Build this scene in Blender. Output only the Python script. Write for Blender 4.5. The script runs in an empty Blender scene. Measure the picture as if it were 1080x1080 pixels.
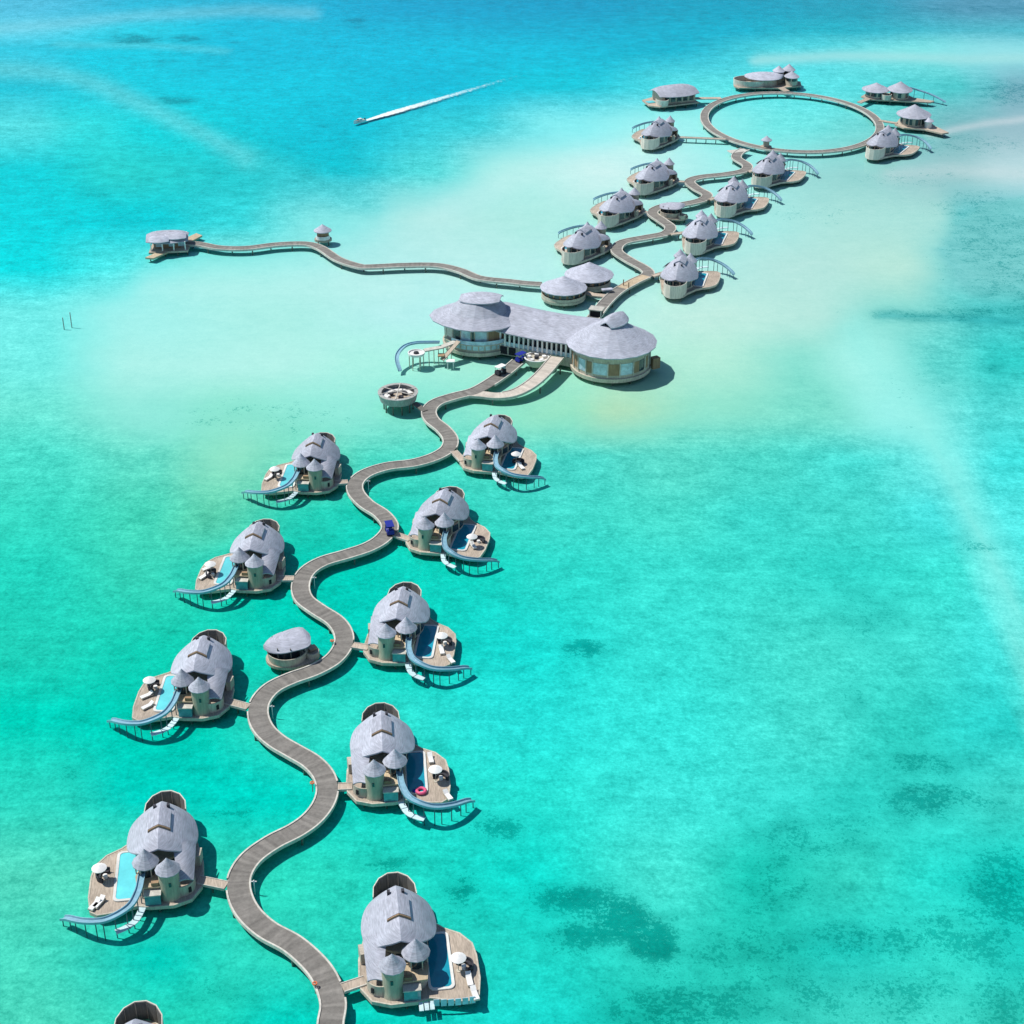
import bpy, bmesh, math, random
from math import sin, cos, pi, radians, sqrt, atan2, hypot
from mathutils import Vector, Matrix, noise
random.seed(7)
S = bpy.context.scene
COL = S.collection

# ------------------------------------------------------------------ survey
CAM_H = 138.1; PITCH = math.atan(940/1700); FOC = 1700.0
def ground(px, py, z=0.0):
    """surveyed photo point -> metres in the lagoon, at height z above the water"""
    u = (px-540)/FOC; v = (py-540)/FOC
    t = (CAM_H-z)/(sin(PITCH)+v*cos(PITCH))
    return (t*u, t*(cos(PITCH)-v*sin(PITCH)))
def photo(x, y):
    d = y*cos(PITCH)+CAM_H*sin(PITCH); w = -(y*sin(PITCH)-CAM_H*cos(PITCH))
    if d < 30: d = 30
    return 540+FOC*x/d, 540+FOC*w/d

# ------------------------------------------------------------------ materials
def lin(c):
    c = c/255.0
    return c/12.92 if c <= 0.04045 else ((c+0.055)/1.055)**2.4
def mat(name, col, rough=0.8, var=0.18, scale=1.0, stretch=(1,1,1), bump=0.0, spec=0.3, col2=None, metal=0.0, attr=None):
    m = bpy.data.materials.new(name); m.use_nodes = True
    nt = m.node_tree; N = nt.nodes; L = nt.links
    b = N['Principled BSDF']
    b.inputs['Roughness'].default_value = rough
    b.inputs['Specular IOR Level'].default_value = spec
    b.inputs['Metallic'].default_value = metal
    tc = N.new('ShaderNodeTexCoord'); mp = N.new('ShaderNodeMapping')
    mp.inputs['Scale'].default_value = stretch
    L.new(tc.outputs['Object'], mp.inputs['Vector'])
    n1 = N.new('ShaderNodeTexNoise'); n1.inputs['Scale'].default_value = scale; n1.inputs['Detail'].default_value = 5
    n1.inputs['Roughness'].default_value = 0.65
    L.new(mp.outputs[0], n1.inputs['Vector'])
    src = n1.outputs['Fac']
    if attr:                      # plank courses run across the path: noise along the stored path length
        at = N.new('ShaderNodeAttribute'); at.attribute_name = attr
        n2 = N.new('ShaderNodeTexNoise'); n2.noise_dimensions = '1D'; n2.inputs['Scale'].default_value = 1.1
        n2.inputs['Detail'].default_value = 4
        L.new(at.outputs['Fac'], n2.inputs['W'])
        mx = N.new('ShaderNodeMath'); mx.operation = 'ADD'; L.new(n1.outputs['Fac'], mx.inputs[0]); L.new(n2.outputs['Fac'], mx.inputs[1])
        hf = N.new('ShaderNodeMath'); hf.operation = 'MULTIPLY'; hf.inputs[1].default_value = 0.5; L.new(mx.outputs[0], hf.inputs[0])
        src = hf.outputs[0]
    r = N.new('ShaderNodeValToRGB')
    c1 = [max(0, c*(1-var)) for c in col]; c2 = list(col2) if col2 else [min(1, c*(1+var)) for c in col]
    r.color_ramp.elements[0].position = 0.32; r.color_ramp.elements[1].position = 0.68
    r.color_ramp.elements[0].color = (*c1, 1); r.color_ramp.elements[1].color = (*c2, 1)
    L.new(src, r.inputs['Fac'])
    oi = N.new('ShaderNodeObjectInfo'); mr = N.new('ShaderNodeMapRange'); mr.inputs['To Min'].default_value = .90; mr.inputs['To Max'].default_value = 1.10
    L.new(oi.outputs['Random'], mr.inputs['Value'])
    n3 = N.new('ShaderNodeTexNoise'); n3.inputs['Scale'].default_value = .45; n3.inputs['Detail'].default_value = 3; L.new(tc.outputs['Object'], n3.inputs['Vector'])
    m3 = N.new('ShaderNodeMapRange'); m3.inputs['From Min'].default_value = .3; m3.inputs['From Max'].default_value = .7; m3.inputs['To Min'].default_value = .88; m3.inputs['To Max'].default_value = 1.12
    L.new(n3.outputs['Fac'], m3.inputs['Value'])
    tm = N.new('ShaderNodeMath'); tm.operation = 'MULTIPLY'; L.new(mr.outputs[0], tm.inputs[0]); L.new(m3.outputs[0], tm.inputs[1])
    vm = N.new('ShaderNodeVectorMath'); vm.operation = 'SCALE'; L.new(r.outputs['Color'], vm.inputs[0]); L.new(tm.outputs[0], vm.inputs['Scale'])
    L.new(vm.outputs[0], b.inputs['Base Color'])
    if bump:
        bp = N.new('ShaderNodeBump'); bp.inputs['Strength'].default_value = bump; bp.inputs['Distance'].default_value = 0.05
        L.new(src, bp.inputs['Height']); L.new(bp.outputs[0], b.inputs['Normal'])
    return m
M = {}
M['shingle'] = mat('silvered_shingle', (.40,.415,.475), .75, .27, 1.5, (.6,.6,9), .4)
M['shingle2'] = mat('silvered_shingle_fine', (.40,.415,.475), .75, .27, 1.3, (.9,.9,7), .3)
M['deckwood'] = mat('deck_wood', (.43,.36,.285), .8, .28, 1.6, (6,.6,1), .2)
M['newwood'] = mat('fresh_wood', (.50,.40,.27), .8, .2, 1.6, (6,.6,1), .2)
M['walk'] = mat('boardwalk_wood', (.205,.193,.172), .85, .32, 2.5, (1,1,1), .2, attr='along')
M['kerb'] = mat('pale_kerb_wood', (.52,.50,.44), .8, .18, 2.0)
M['greywood'] = mat('grey_wood', (.34,.34,.32), .85, .25, 3.0, (1,1,.3))
M['ramp'] = mat('pale_ramp_wood', (.50,.45,.38), .8, .2, 2.5, attr='along')
M['fence_shade'] = mat('shade_dark_planks', (.15,.15,.14), .85, .25, 5.0, (1,1,.1), .2)  # darkened fence wood: shade on the inner face painted into the colour
M['fascia'] = mat('pale_fascia_wood', (.48,.44,.36), .8, .2, 3.0, (1,1,.3))
M['wall'] = mat('pale_wall_planks', (.46,.42,.34), .8, .2, 5.0, (1,1,.12), .2)
M['tower'] = mat('tower_planks', (.36,.36,.27), .8, .18, 5.0, (1,1,.12), .2)
M['fence'] = mat('fence_planks', (.62,.57,.49), .8, .2, 5.0, (1,1,.1), .2)
M['panel'] = mat('brown_panel', (.30,.20,.12), .7, .2, 3.0, (1,1,.2))
M['white'] = mat('white_paint', (.78,.77,.74), .6, .06, 2.0)
M['cloth'] = mat('white_cloth', (.80,.79,.76), .9, .06, 4.0)
M['dark'] = mat('dark_wicker', (.045,.045,.055), .8, .3, 6.0)
M['sand_cloth'] = mat('sand_cushion', (.50,.40,.30), .9, .1, 4.0)
M['pile'] = mat('dark_pile', (.16,.15,.13), .85, .3, 3.0)
M['post'] = mat('slide_post_metal', (.07,.12,.15), .5, .2, 3.0)
M['slide'] = mat('blue_slide_shell', (.22,.40,.49), .3, .14, 2.0, spec=.5)
M['net'] = mat('white_net', (.50,.66,.68), .8, .15, 5.0)
M['glass'] = mat('dark_glass', (.03,.05,.06), .08, .3, 1.0, spec=.6)
M['paleglass'] = mat('sky_glass', (.42,.58,.66), .12, .30, .8, spec=.6)
M['teal'] = mat('teal_glass', (.10,.30,.33), .15, .25, 1.5, spec=.6)
M['poolw'] = mat('pool_water', (.13,.60,.64), .07, .05, 1.2, bump=.05, spec=.4)
M['poolw2'] = mat('shade_tinted_pool_water', (.012,.27,.37), .07, .08, 1.2, bump=.05, spec=.4)  # darker copy of the pool water, villa shade put into the colour
M['poolrim'] = mat('pool_rim_stone', (.66,.66,.62), .6, .08, 3.0)
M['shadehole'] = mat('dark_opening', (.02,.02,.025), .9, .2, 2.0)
M['blue'] = mat('blue_canopy', (.018,.03,.28), .5, .1, 3.0)
M['pink'] = mat('pink_rubber', (.80,.12,.25), .5, .08, 3.0)
M['tyre'] = mat('black_tyre', (.02,.02,.02), .8, .1, 3.0)
M['orange'] = mat('orange_ring', (.65,.17,.07), .6, .1, 3.0)

# ------------------------------------------------------------------ mesh helpers
class MB:
    def __init__(s): s.v = []; s.f = []; s.a = {}
    def add(s, vs, fs):
        o = len(s.v); s.v += [tuple(p) for p in vs]; s.f += [tuple(i+o for i in f) for f in fs]; return s
    def prism(s, poly, z0, z1):
        n = len(poly)
        return s.add([(x,y,z0) for x,y in poly]+[(x,y,z1) for x,y in poly],
            [tuple(range(n-1,-1,-1)), tuple(range(n,2*n))]+[(i,(i+1)%n,n+(i+1)%n,n+i) for i in range(n)])
    def box(s, c, d, rz=0):
        x,y,z = c; a,b,h = d[0]/2,d[1]/2,d[2]/2; cs,sn = cos(rz),sin(rz)
        return s.prism([(x+i*a*cs-j*b*sn, y+i*a*sn+j*b*cs) for i,j in ((-1,-1),(1,-1),(1,1),(-1,1))], z-h, z+h)
    def lathe(s, prof, n=32, c=(0,0), sx=1, sy=1, a0=0, a1=2*pi, close=False):
        full = abs(a1-a0-2*pi) < 1e-6; k = n if full else n+1; m = len(prof)
        vs = [(c[0]+sx*r*cos(a0+(a1-a0)*i/n), c[1]+sy*r*sin(a0+(a1-a0)*i/n), z) for i in range(k) for r,z in prof]
        fs = []
        for i in range(n):
            j = (i+1) % k
            for q in range(m if close else m-1):
                p = (q+1) % m
                fs.append((i*m+q, j*m+q, j*m+p, i*m+p))
        if not full and close:
            fs += [tuple(range(m-1,-1,-1)), tuple(n*m+q for q in range(m))]
        return s.add(vs, fs)
    def tube(s, path, r, n=8):
        P = [Vector(p) for p in path]; vs = []; fs = []
        for i,p in enumerate(P):
            t = (P[min(i+1,len(P)-1)]-P[max(i-1,0)]).normalized()
            u = t.cross(Vector((0,0,1)) if abs(t.z) < .9 else Vector((1,0,0))).normalized(); w = t.cross(u)
            vs += [p+u*r*cos(2*pi*k/n)+w*r*sin(2*pi*k/n) for k in range(n)]
        for i in range(len(P)-1):
            fs += [(i*n+k, i*n+(k+1)%n, (i+1)*n+(k+1)%n, (i+1)*n+k) for k in range(n)]
        fs += [tuple(range(n-1,-1,-1)), tuple((len(P)-1)*n+k for k in range(n))]
        return s.add(vs, fs)
    def sweep(s, path, sec):
        """closed section (side, up) swept along a path, kept upright"""
        P = [Vector(p) for p in path]; n = len(sec); vs = []; fs = []
        for i,p in enumerate(P):
            t = P[min(i+1,len(P)-1)]-P[max(i-1,0)]; t.z = 0; t.normalize(); u = Vector((t.y,-t.x,0))
            vs += [p+u*a+Vector((0,0,b)) for a,b in sec]
        for i in range(len(P)-1):
            fs += [(i*n+k, i*n+(k+1)%n, (i+1)*n+(k+1)%n, (i+1)*n+k) for k in range(n)]
        fs += [tuple(range(n-1,-1,-1)), tuple((len(P)-1)*n+k for k in range(n))]
        return s.add(vs, fs)
    def shell(s, grid, th, closed=False):
        """grid rows of points -> sheet with thickness th downwards"""
        R = len(grid); Cn = len(grid[0])
        top = [Vector(p) for row in grid for p in row]; bot = [p-Vector((0,0,th)) for p in top]; o = R*Cn
        fs = []; cc = Cn if closed else Cn-1
        for i in range(R-1):
            for j in range(cc):
                k = (j+1) % Cn
                fs.append((i*Cn+j, i*Cn+k, (i+1)*Cn+k, (i+1)*Cn+j)); fs.append((o+i*Cn+k, o+i*Cn+j, o+(i+1)*Cn+j, o+(i+1)*Cn+k))
        for j in range(cc):
            k = (j+1) % Cn
            fs.append(((R-1)*Cn+j, (R-1)*Cn+k, o+(R-1)*Cn+k, o+(R-1)*Cn+j))
            if not closed: fs.append((k, j, o+j, o+k))
        if not closed:
            for i in range(R-1):
                fs.append((i*Cn, (i+1)*Cn, o+(i+1)*Cn, o+i*Cn)); fs.append(((i+1)*Cn+Cn-1, i*Cn+Cn-1, o+i*Cn+Cn-1, o+(i+1)*Cn+Cn-1))
        return s.add(top+bot, fs)
    def mirror(s): s.v = [(-x,y,z) for x,y,z in s.v]; s.f = [tuple(reversed(f)) for f in s.f]; return s
    def build(s, name, m, parent=None, smooth=None, recalc=True, bevel=0):
        me = bpy.data.meshes.new(name); me.from_pydata(s.v, [], s.f)
        bm = bmesh.new(); bm.from_mesh(me)
        if smooth is not None or recalc: bmesh.ops.remove_doubles(bm, verts=bm.verts, dist=1e-5) if not s.a else None
        if recalc: bmesh.ops.recalc_face_normals(bm, faces=bm.faces)
        if smooth is not None:
            for f in bm.faces: f.smooth = True
            for e in bm.edges:
                if len(e.link_faces) == 2 and e.calc_face_angle(0) > smooth: e.smooth = False
        bm.to_mesh(me); bm.free()
        for k,vals in s.a.items():
            at = me.attributes.new(k, 'FLOAT', 'POINT'); at.data.foreach_set('value', vals)
        me.materials.append(m)
        o = bpy.data.objects.new(name, me); COL.objects.link(o)
        if parent: o.parent = parent
        return o
def empty(name, loc, rz=0, label=None, cat=None, group=None):
    o = bpy.data.objects.new(name, None); COL.objects.link(o)
    o.location = loc; o.rotation_euler = (0,0,rz); o.empty_display_size = .5
    return tag(o, label, cat, group)
def tag(o, label=None, cat=None, group=None, kind=None):
    if label: o['label'] = label
    if cat: o['category'] = cat
    if group: o['group'] = group
    if kind: o['kind'] = kind
    return o
def copy_tree(o, parent=None):
    c = o.copy(); COL.objects.link(c)
    if parent: c.parent = parent
    for ch in list(o.children): copy_tree(ch, c)
    return c
def spline(pts, step):
    """Catmull-Rom through points of any dimension, resampled about every step metres"""
    P = [Vector(p) for p in pts]; out = []
    for i in range(len(P)-1):
        a,b,c,d = P[max(i-1,0)],P[i],P[i+1],P[min(i+2,len(P)-1)]
        n = max(2, int((c-b).length/step+.5))
        for k in range(n):
            t = k/n
            out.append(.5*((2*b)+(c-a)*t+(2*a-5*b+4*c-d)*t*t+(3*b-a-3*c+d)*t**3))
    out.append(P[-1]); return out
def ell(rx, ry, n=32, c=(0,0), a0=0, rot=0):
    return [(c[0]+rx*cos(2*pi*k/n)*cos(rot)-ry*sin(2*pi*k/n)*sin(rot), c[1]+rx*cos(2*pi*k/n)*sin(rot)+ry*sin(2*pi*k/n)*cos(rot)) for k in range(n)]
def piles(parent, pts, z0, z1, r=.14, m='pile', name='pile'):
    me = None
    for x,y in pts:
        if me is None:
            o = MB().lathe([(0,z0),(r,z0),(r,z1),(0,z1)],8).build(name, M[m], parent, smooth=.6); me = o.data
        else:
            o = bpy.data.objects.new(name, me); COL.objects.link(o); o.parent = parent
        o.location = (x,y,0)

def path_of(px, z=1.0): return [(*ground(x,y,z),z) for x,y in px]
south_px = [(285,1330),(315,1250),(340,1185),(352,1130),(350,1100),(348.5,1080),(351.4,1059.6),(346.3,1039.3),(334,1018.9),(309.6,996.5),(281.1,980.5),(261.5,962),(252.2,941.5),(253,923.1),(264.8,904.8),(287.2,888.5),(311.7,876),
 (329,863.5),(341,848),(345.3,832),(340.8,816.7),(328.3,803.3),(310,792.5),(291.7,781.7),(277.8,768.5),(272,753),(275,738.8),(287,725.5),(307,715.6),(331,707),
 (351.1,695.5),(361.8,681),(362,667.4),(353,654.4),(334.4,642.4),(320.2,631),(317,617),(323.5,603),(340,592.4),(365.9,584.6),(388.1,577.2),(403.5,567.8),(411.3,555.6),
 (403,542.6),(386.3,531.5),(375.4,519.4),(375.2,508.8),(386.3,499.1),(408.5,491.9),(436.3,488.3),(458.5,481.7),(472.4,473.1),(475,463),(467.8,452.8),(455.5,442.6),
 (452.5,433),(460.4,424.3),(478.9,418),(500,412.5),(517.5,403),(533.3,392),(547,380.5)]
north_px = [(618,343),(627.4,333),(638.5,319),(651.5,306.8),(669,296.6),(683,289.6),(680.5,283.5),(663,273.7),(650.4,264.2),(657,255.4),(681.1,250.4),(701.5,246.3),(707,239.6),(698.3,232.5),(688,224.2),
 (699,217.6),(721.1,215.2),(741,210.6),(745.6,205),(734.8,198.6),(727.5,191.3),(738.9,186.7),(765.6,183.7),(785,179.8),(787.8,174),(777,166.7),(779,161.1),(786,157)]
west_px = [(571,299.8),(555,298.8),(536.7,296.7),(506.1,293.2),(484.8,285),(460.3,279.7),(426.7,279.6),(390,281.2),(378,280.4),(356.9,273.4),(338.3,261.5),(322.1,257),(292,257.8),(259.6,261.6),(231.9,261.2),(211,257.5),(194.8,256.3)]
RC = (87.5,501.5)
CENTRES = [(Vector(q[:2]),h) for px,h in ((south_px,1.47),(north_px,1.45),(west_px,1.25)) for q in spline(path_of(px),.5)]
CENTRES += [(Vector((RC[0]+27*cos(k*pi/180),RC[1]+34*sin(k*pi/180))),1.25) for k in range(360)]
def reach(p, q):
    """where the straight line from p towards q meets the edge of a boardwalk"""
    p = Vector(p[:2]); q = Vector(q[:2]); d = (q-p).normalized()
    for k in range(2,400):
        c = p+d*(k*.1)
        if any((c-m).length_squared < h*h for m,h in CENTRES): return c
    return q
JOINS = []

# ------------------------------------------------------------------ the water villa
DECK = [(-5.0,-5.2),(-4.9,-7.2),(-3.7,-9.3),(-1.6,-10.1),(1.2,-10.0),(2.9,-9.6),(4.1,-9.95),(6.2,-10.5),(7.5,-10.6),(8.4,-9.9),(8.8,-7.3),(8.8,-3.6),(8.5,-1.6),
        (7.2,.2),(5.4,1.3),(4.3,2.4),(3.6,3.8),(2.7,5.4),(2.3,6.8),(1.3,8.1),(-.2,8.5),(-1.6,8.1),(-2.5,6.8),(-3.0,5.4),(-3.7,3.0),(-4.3,0),(-4.9,-2.6)]
KY = 1.28                       # the round-ended roofs are longer than they are wide
def roof_z(x, y):
    z = 6.8-.42*abs(x)-.095*x*x
    if y > 1.4: z -= .145*(y-1.4)**2
    if y < -3.2: z -= .16*(y+3.2)**2
    return z
def roof_r(a):
    x,y = cos(a),sin(a); r = 4.45
    if y < 0:                                   # front is cut back between the two turrets
        d = abs(a-(-pi/2)) if a < 0 else abs(a-3*pi/2)
        k = max(0, 1-d/.85); r -= .2*k*k*(3-2*k)
    d = abs((a-radians(222)+pi) % (2*pi)-pi); k = max(0, 1-d/.45); r += .40*k*k      # pointed corner over the entry
    return r
SLIDE = [(2.1,-7.0,3.6),(2.2,-8.4,3.5),(2.45,-10.2,3.4),(3.4,-12.3,3.15),(6.0,-13.5,2.6),(8.7,-12.7,1.95),(11.0,-10.9,1.1),(11.7,-10.3,.6)]
USEC = [(-.44,.28),(-.35,.28),(-.31,.05),(.31,.05),(.35,.28),(.44,.28),(.40,-.1),(-.40,-.1)]
def make_villa(mir, with_slide=True):
    root = empty('water_villa', (0,0,0))
    def B(mb, name, m, par=None, smooth=None):
        if mir: mb.mirror()
        return mb.build(name, M[m], par or root, smooth)
    B(MB().prism(DECK, .5, .9), 'deck', 'deckwood')
    # a pale edge board runs round the deck, 3 mm proud of it
    ring = [Vector((x,y,0)) for x,y in DECK]; n = len(ring); c = Vector((1.5,-1,0))
    eb = MB(); o_ = []; i_ = []
    for k in range(n):
        t = (ring[(k+1)%n]-ring[k-1]).normalized(); nn = Vector((t.y,-t.x,0)); o_.append(ring[k]+nn*.10); i_.append(ring[k]-nn*.10)
    vs = []
    for k in range(n): vs += [(o_[k].x,o_[k].y,.45),(o_[k].x,o_[k].y,.95),(i_[k].x,i_[k].y,.95),(i_[k].x,i_[k].y,.45)]
    fs = [(k*4+q,((k+1)%n)*4+q,((k+1)%n)*4+(q+1)%4,k*4+(q+1)%4) for k in range(n) for q in range(4)]
    B(eb.add(vs,fs), 'edge_board', 'fascia')
    # main drum
    w = B(MB().lathe([(3.55,.9),(3.55,3.45),(0,3.45)],28,(0,0),1,KY), 'wall', 'wall', smooth=.6)
    g = MB()
    for k in range(14):
        a = 2*pi*k/14
        g.lathe([(3.56,1.4),(3.60,1.4),(3.60,3.1),(3.56,3.1)],3,(0,0),1,KY,a+.05,a+2*pi/14-.05,True)
    B(g, 'window_band', 'glass', w)
    # main roof
    NA = 72; NR = 9; grid = []
    for i in range(NR+1):
        row = []
        for k in range(NA):
            a = -pi/2+2*pi*k/NA+.0001; r = roof_r((a+pi)%(2*pi)-pi if True else a)*i/NR
            row.append((r*cos(a), KY*r*sin(a), roof_z(r*cos(a), KY*r*sin(a))))
        grid.append(row)
    rf = B(MB().shell(grid,.2,True), 'roof', 'shingle', smooth=.42)
    # sliding roof panel riding above the ridge
    gg = []
    for q in range(6):
        y = -2.15+q*.66
        gg.append([(x,y,roof_z(x,min(y,2.2))+.38-.1*max(0,y-2.2)) for x in (-1.35,-.7,0,.7,1.35)])
    sp = B(MB().shell(gg,.34), 'sliding_roof', 'shingle', rf)
    B(MB().shell([[(x,yy,roof_z(x,-2)+.31) for x in (-1.4,-.7,0,.7,1.4)] for yy in (-2.32,-2.155)],.28), 'panel_end_board', 'panel', rf)
    for sx in (-.95,.75):
        B(MB().box((sx,2.25,6.2),(.36,.5,.95)), 'roof_vent', 'dark', rf)
    # turrets
    def cone(c, r, ze, za, par, n=12):
        prof = [(r,ze),(r*.55,ze+(za-ze)*.40),(r*.22,ze+(za-ze)*.75),(.02,za)]
        cc = MB().lathe([(r-.02,ze-.12)]+prof,n,c)
        cc.lathe([(0,ze-.10),(r-.02,ze-.12)],n,c)
        return B(cc,'cone_roof','shingle2',par)
    tw = B(MB().lathe([(1.45,.9),(1.30,1.9),(1.26,5.0),(0,5.0)],18,(-1.2,-8.15)), 'tower', 'tower', smooth=.6)
    cone((-1.2,-8.15), 1.58, 5.0, 6.75, tw)
    B(MB().box((-1.4,-9.4,3.5),(.30,.2,.6)), 'tower_window', 'glass', tw)
    ter = MB().prism([(-.1,-8.9),(2.7,-8.75),(3.0,-6.6),(2.4,-4.4),(-.2,-4.4)],2.75,2.95)
    ter = B(ter,'terrace','newwood')
    B(MB().box((.5,-8.5,3.2),(.9,.5,.5)), 'bench_chest', 'panel', ter)
    tr = B(MB().lathe([(1.0,2.95),(1.0,4.55),(0,4.55)],12,(1.6,-6.1)), 'turret', 'glass', smooth=.6)
    cone((1.6,-6.1), 1.68, 4.7, 6.75, tr)
    for k in range(6):
        a = 2*pi*k/6; B(MB().box((1.6+1.3*cos(a),-6.1+1.3*sin(a),3.8),(.14,.14,1.7)),'turret_post','fascia',tr)
    B(MB().lathe([(1.5,.9),(1.5,2.72),(0,2.72)],14,(1.35,-6.9)), 'stair_drum', 'wall', smooth=.6)
    # glazed bay and curved entry screen
    bay = B(MB().box((.85,-9.25,1.65),(1.9,1.2,1.46)), 'glazed_bay', 'teal')
    B(MB().box((.85,-9.25,2.45),(2.1,1.35,.14)), 'bay_roof', 'kerb', bay)
    en = B(MB().lathe([(1.7,.9),(1.7,2.45),(1.55,2.45),(1.55,.9)],14,(-2.5,-7.1),a0=radians(165),a1=radians(288),close=True), 'entry_screen', 'wall', smooth=.6)
    B(MB().box((-2.5+1.68*cos(radians(232)),-7.1+1.68*sin(radians(232)),1.7),(.35,.35,.7),radians(232)), 'slot_window', 'shadehole', en)
    # low swept roof over the entry
    a,b,c_,d = [Vector(p) for p in ((-4.35,-2.1,3.95),(-1.7,-4.4,4.8),(-4.1,-7.8,2.6),(-2.3,-8.6,3.2))]
    g = []
    for i in range(7):
        s = i/6; row = []
        for j in range(6):
            t = j/5; p = a.lerp(c_,s).lerp(b.lerp(d,s),t); p.z += .55*sin(pi*t)*(1-.5*s); row.append(p)
        g.append(row)
    B(MB().shell(g,.14), 'entry_roof', 'shingle', smooth=.6)
    B(MB().box((-4.45,-2.6,1.7),(.7,1.7,1.6),radians(8)), 'louvre_box', 'fascia')
    # bathroom fence
    fb = MB(); li = MB(); K = 7
    def fp_(t,q): return (-.12+2.6*cos(t)*q, 5.3+3.55*sin(t)*q)
    for k in range(K):
        a0 = radians(-8)+radians(196)*k/K; a1 = radians(-8)+radians(196)*(k+1)/K
        fb.prism([fp_(a0,1),fp_(a1,1),fp_(a1,1.04),fp_(a0,1.04)],.55,3.65)
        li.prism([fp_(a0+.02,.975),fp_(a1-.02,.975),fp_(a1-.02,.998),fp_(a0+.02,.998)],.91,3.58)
    fo = B(fb,'bath_fence','fence'); B(li,'fence_inner_shade','fence_shade',fo)  # dark inner sheet added to carry the shade inside the fence
    B(MB().lathe([(.55,.9),(.95,1.4),(.85,1.4),(.5,1.05),(0,1.05)],14,(-.1,7.0)),'bathtub','white',fo)
    # pool
    px0,px1,py0,py1 = 3.1,5.5,-8.3,.3
    def rr(x0,x1,y0,y1,r):
        out = []
        for cx,cy,a0 in ((x1-r,y1-r,0),(x0+r,y1-r,pi/2),(x0+r,y0+r,pi),(x1-r,y0+r,3*pi/2)):
            out += [(cx+r*cos(a0+pi/2*k/5),cy+r*sin(a0+pi/2*k/5)) for k in range(6)]
        return out
    O = rr(px0-.3,px1+.35,py0-.35,py1+.3,.7); I = rr(px0,px1,py0,py1,.5); nn = len(O)
    vs = [(x,y,.91) for x,y in O]+[(x,y,1.08) for x,y in O]+[(x,y,1.08) for x,y in I]+[(x,y,.91) for x,y in I]
    fs = [(q*nn+k,q*nn+(k+1)%nn,((q+1)%4)*nn+(k+1)%nn,((q+1)%4)*nn+k) for q in range(4) for k in range(nn)]
    po = B(MB().add(vs,fs),'pool_rim','poolrim')
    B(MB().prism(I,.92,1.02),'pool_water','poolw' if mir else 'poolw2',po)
    # slide
    if with_slide:
        P = spline(SLIDE,.5)
        sl = B(MB().sweep(P,USEC),'slide','slide',smooth=.5)
        L_ = len(P)
        pts = [P[int(L_*t)] for t in (.10,.18,.26,.34,.42,.50,.58,.66,.74,.82,.90,.97)]
        for p in pts:
            B(MB().lathe([(0,-1.2),(.07,-1.2),(.07,p.z-.09),(0,p.z-.09)],6,(p.x,p.y)),'slide_post','post',sl)
        # overwater net hung beneath the chute
        seg = [Vector((p.x+.15,p.y-.12,.72)) for p in P[int(L_*.16):int(L_*.52)]]
        nt = B(MB().sweep(seg,[(-.1,0),(.75,0),(.75,.1),(-.1,.1)]),'overwater_net','net')
        for k in range(0,len(seg),4):
            t = seg[min(k+1,len(seg)-1)]-seg[max(k-1,0)]
            B(MB().box((seg[k].x+.33*t.normalized().y,seg[k].y-.33*t.normalized().x,.79),(.10,1.0,.1),atan2(t.y,t.x)),'net_spar','post',nt)
    else:
        nt = None
        for k in range(3): B(MB().box((1.75+.62*k,-10.75+.03*k,.8),(.5,1.3,.1)),'overwater_step','net')
        for k in range(6): B(MB().box((3.5+.82*k,-10.55-.12*k+.02*k*k,1.0),(.66,.08,1.0)),'glass_screen','paleglass')
    pts = [(-4.2,-6.2),(-2.8,-8.8),(.2,-9.4),(3,-9.1),(6.2,-9.9),(8.1,-8.8),(8.2,-4),(7,-.8),(4,2),(1.6,7.2),(-1.6,7.2),(-3.4,3.4),(-4.2,-1.4),(0,0),(4.4,-4)]
    piles(root,[((-x if mir else x),y) for x,y in pts],-1.5,.5)
    return root
def place(root, loc, rot, label, group='overwater villas along the boardwalk'):
    root.location = (loc[0],loc[1],0); root.rotation_euler = (0,0,radians(rot))
    tag(root,label,'villa',group); return root
def bridge(root, mir, wpt, ent=(-4.8,-6.2), w=1.25, z=1.02):
    """footbridge from the villa's entry to the boardwalk edge, in the villa's own frame"""
    a = root.rotation_euler.z; ex = -ent[0] if mir else ent[0]
    wpt = reach((root.location.x+ex*cos(a)-ent[1]*sin(a), root.location.y+ex*sin(a)+ent[1]*cos(a)), wpt); JOINS.append((wpt.x,wpt.y,.85,0))
    dx,dy = wpt[0]-root.location.x, wpt[1]-root.location.y
    q = Vector((dx*cos(a)+dy*sin(a), -dx*sin(a)+dy*cos(a),z)); p = Vector(((-ent[0] if mir else ent[0]),ent[1],z))
    d = (q-p).normalized(); p = p-d*.5
    b = MB().sweep([p,p.lerp(q,.5),q],[(-w/2,0),(-w/2,-.25),(w/2,-.25),(w/2,0)]).build('footbridge',M['deckwood'],root)
    for s in (-1,1):
        MB().sweep([p,q],[(s*w/2,.08),(s*w/2,-.28),(s*(w/2+.12),-.28),(s*(w/2+.12),.08)]).build('bridge_rail',M['kerb'],b)
    n = int((q-p).length/3)
    if n: piles(root,[tuple(p.lerp(q,(k+1)/(n+1)))[:2] for k in range(n)],-1.5,.75)
villaR = make_villa(False); villaL = make_villa(True); villaN = make_villa(False,False)
used = set()
def inst(proto):
    if proto.name in used: return copy_tree(proto)
    used.add(proto.name); return proto
VN = {}
def V(key, proto, c, rot, wpt, label):
    r = place(inst(proto), c, rot, label); VN[key] = (r, proto is villaL, wpt)
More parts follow.
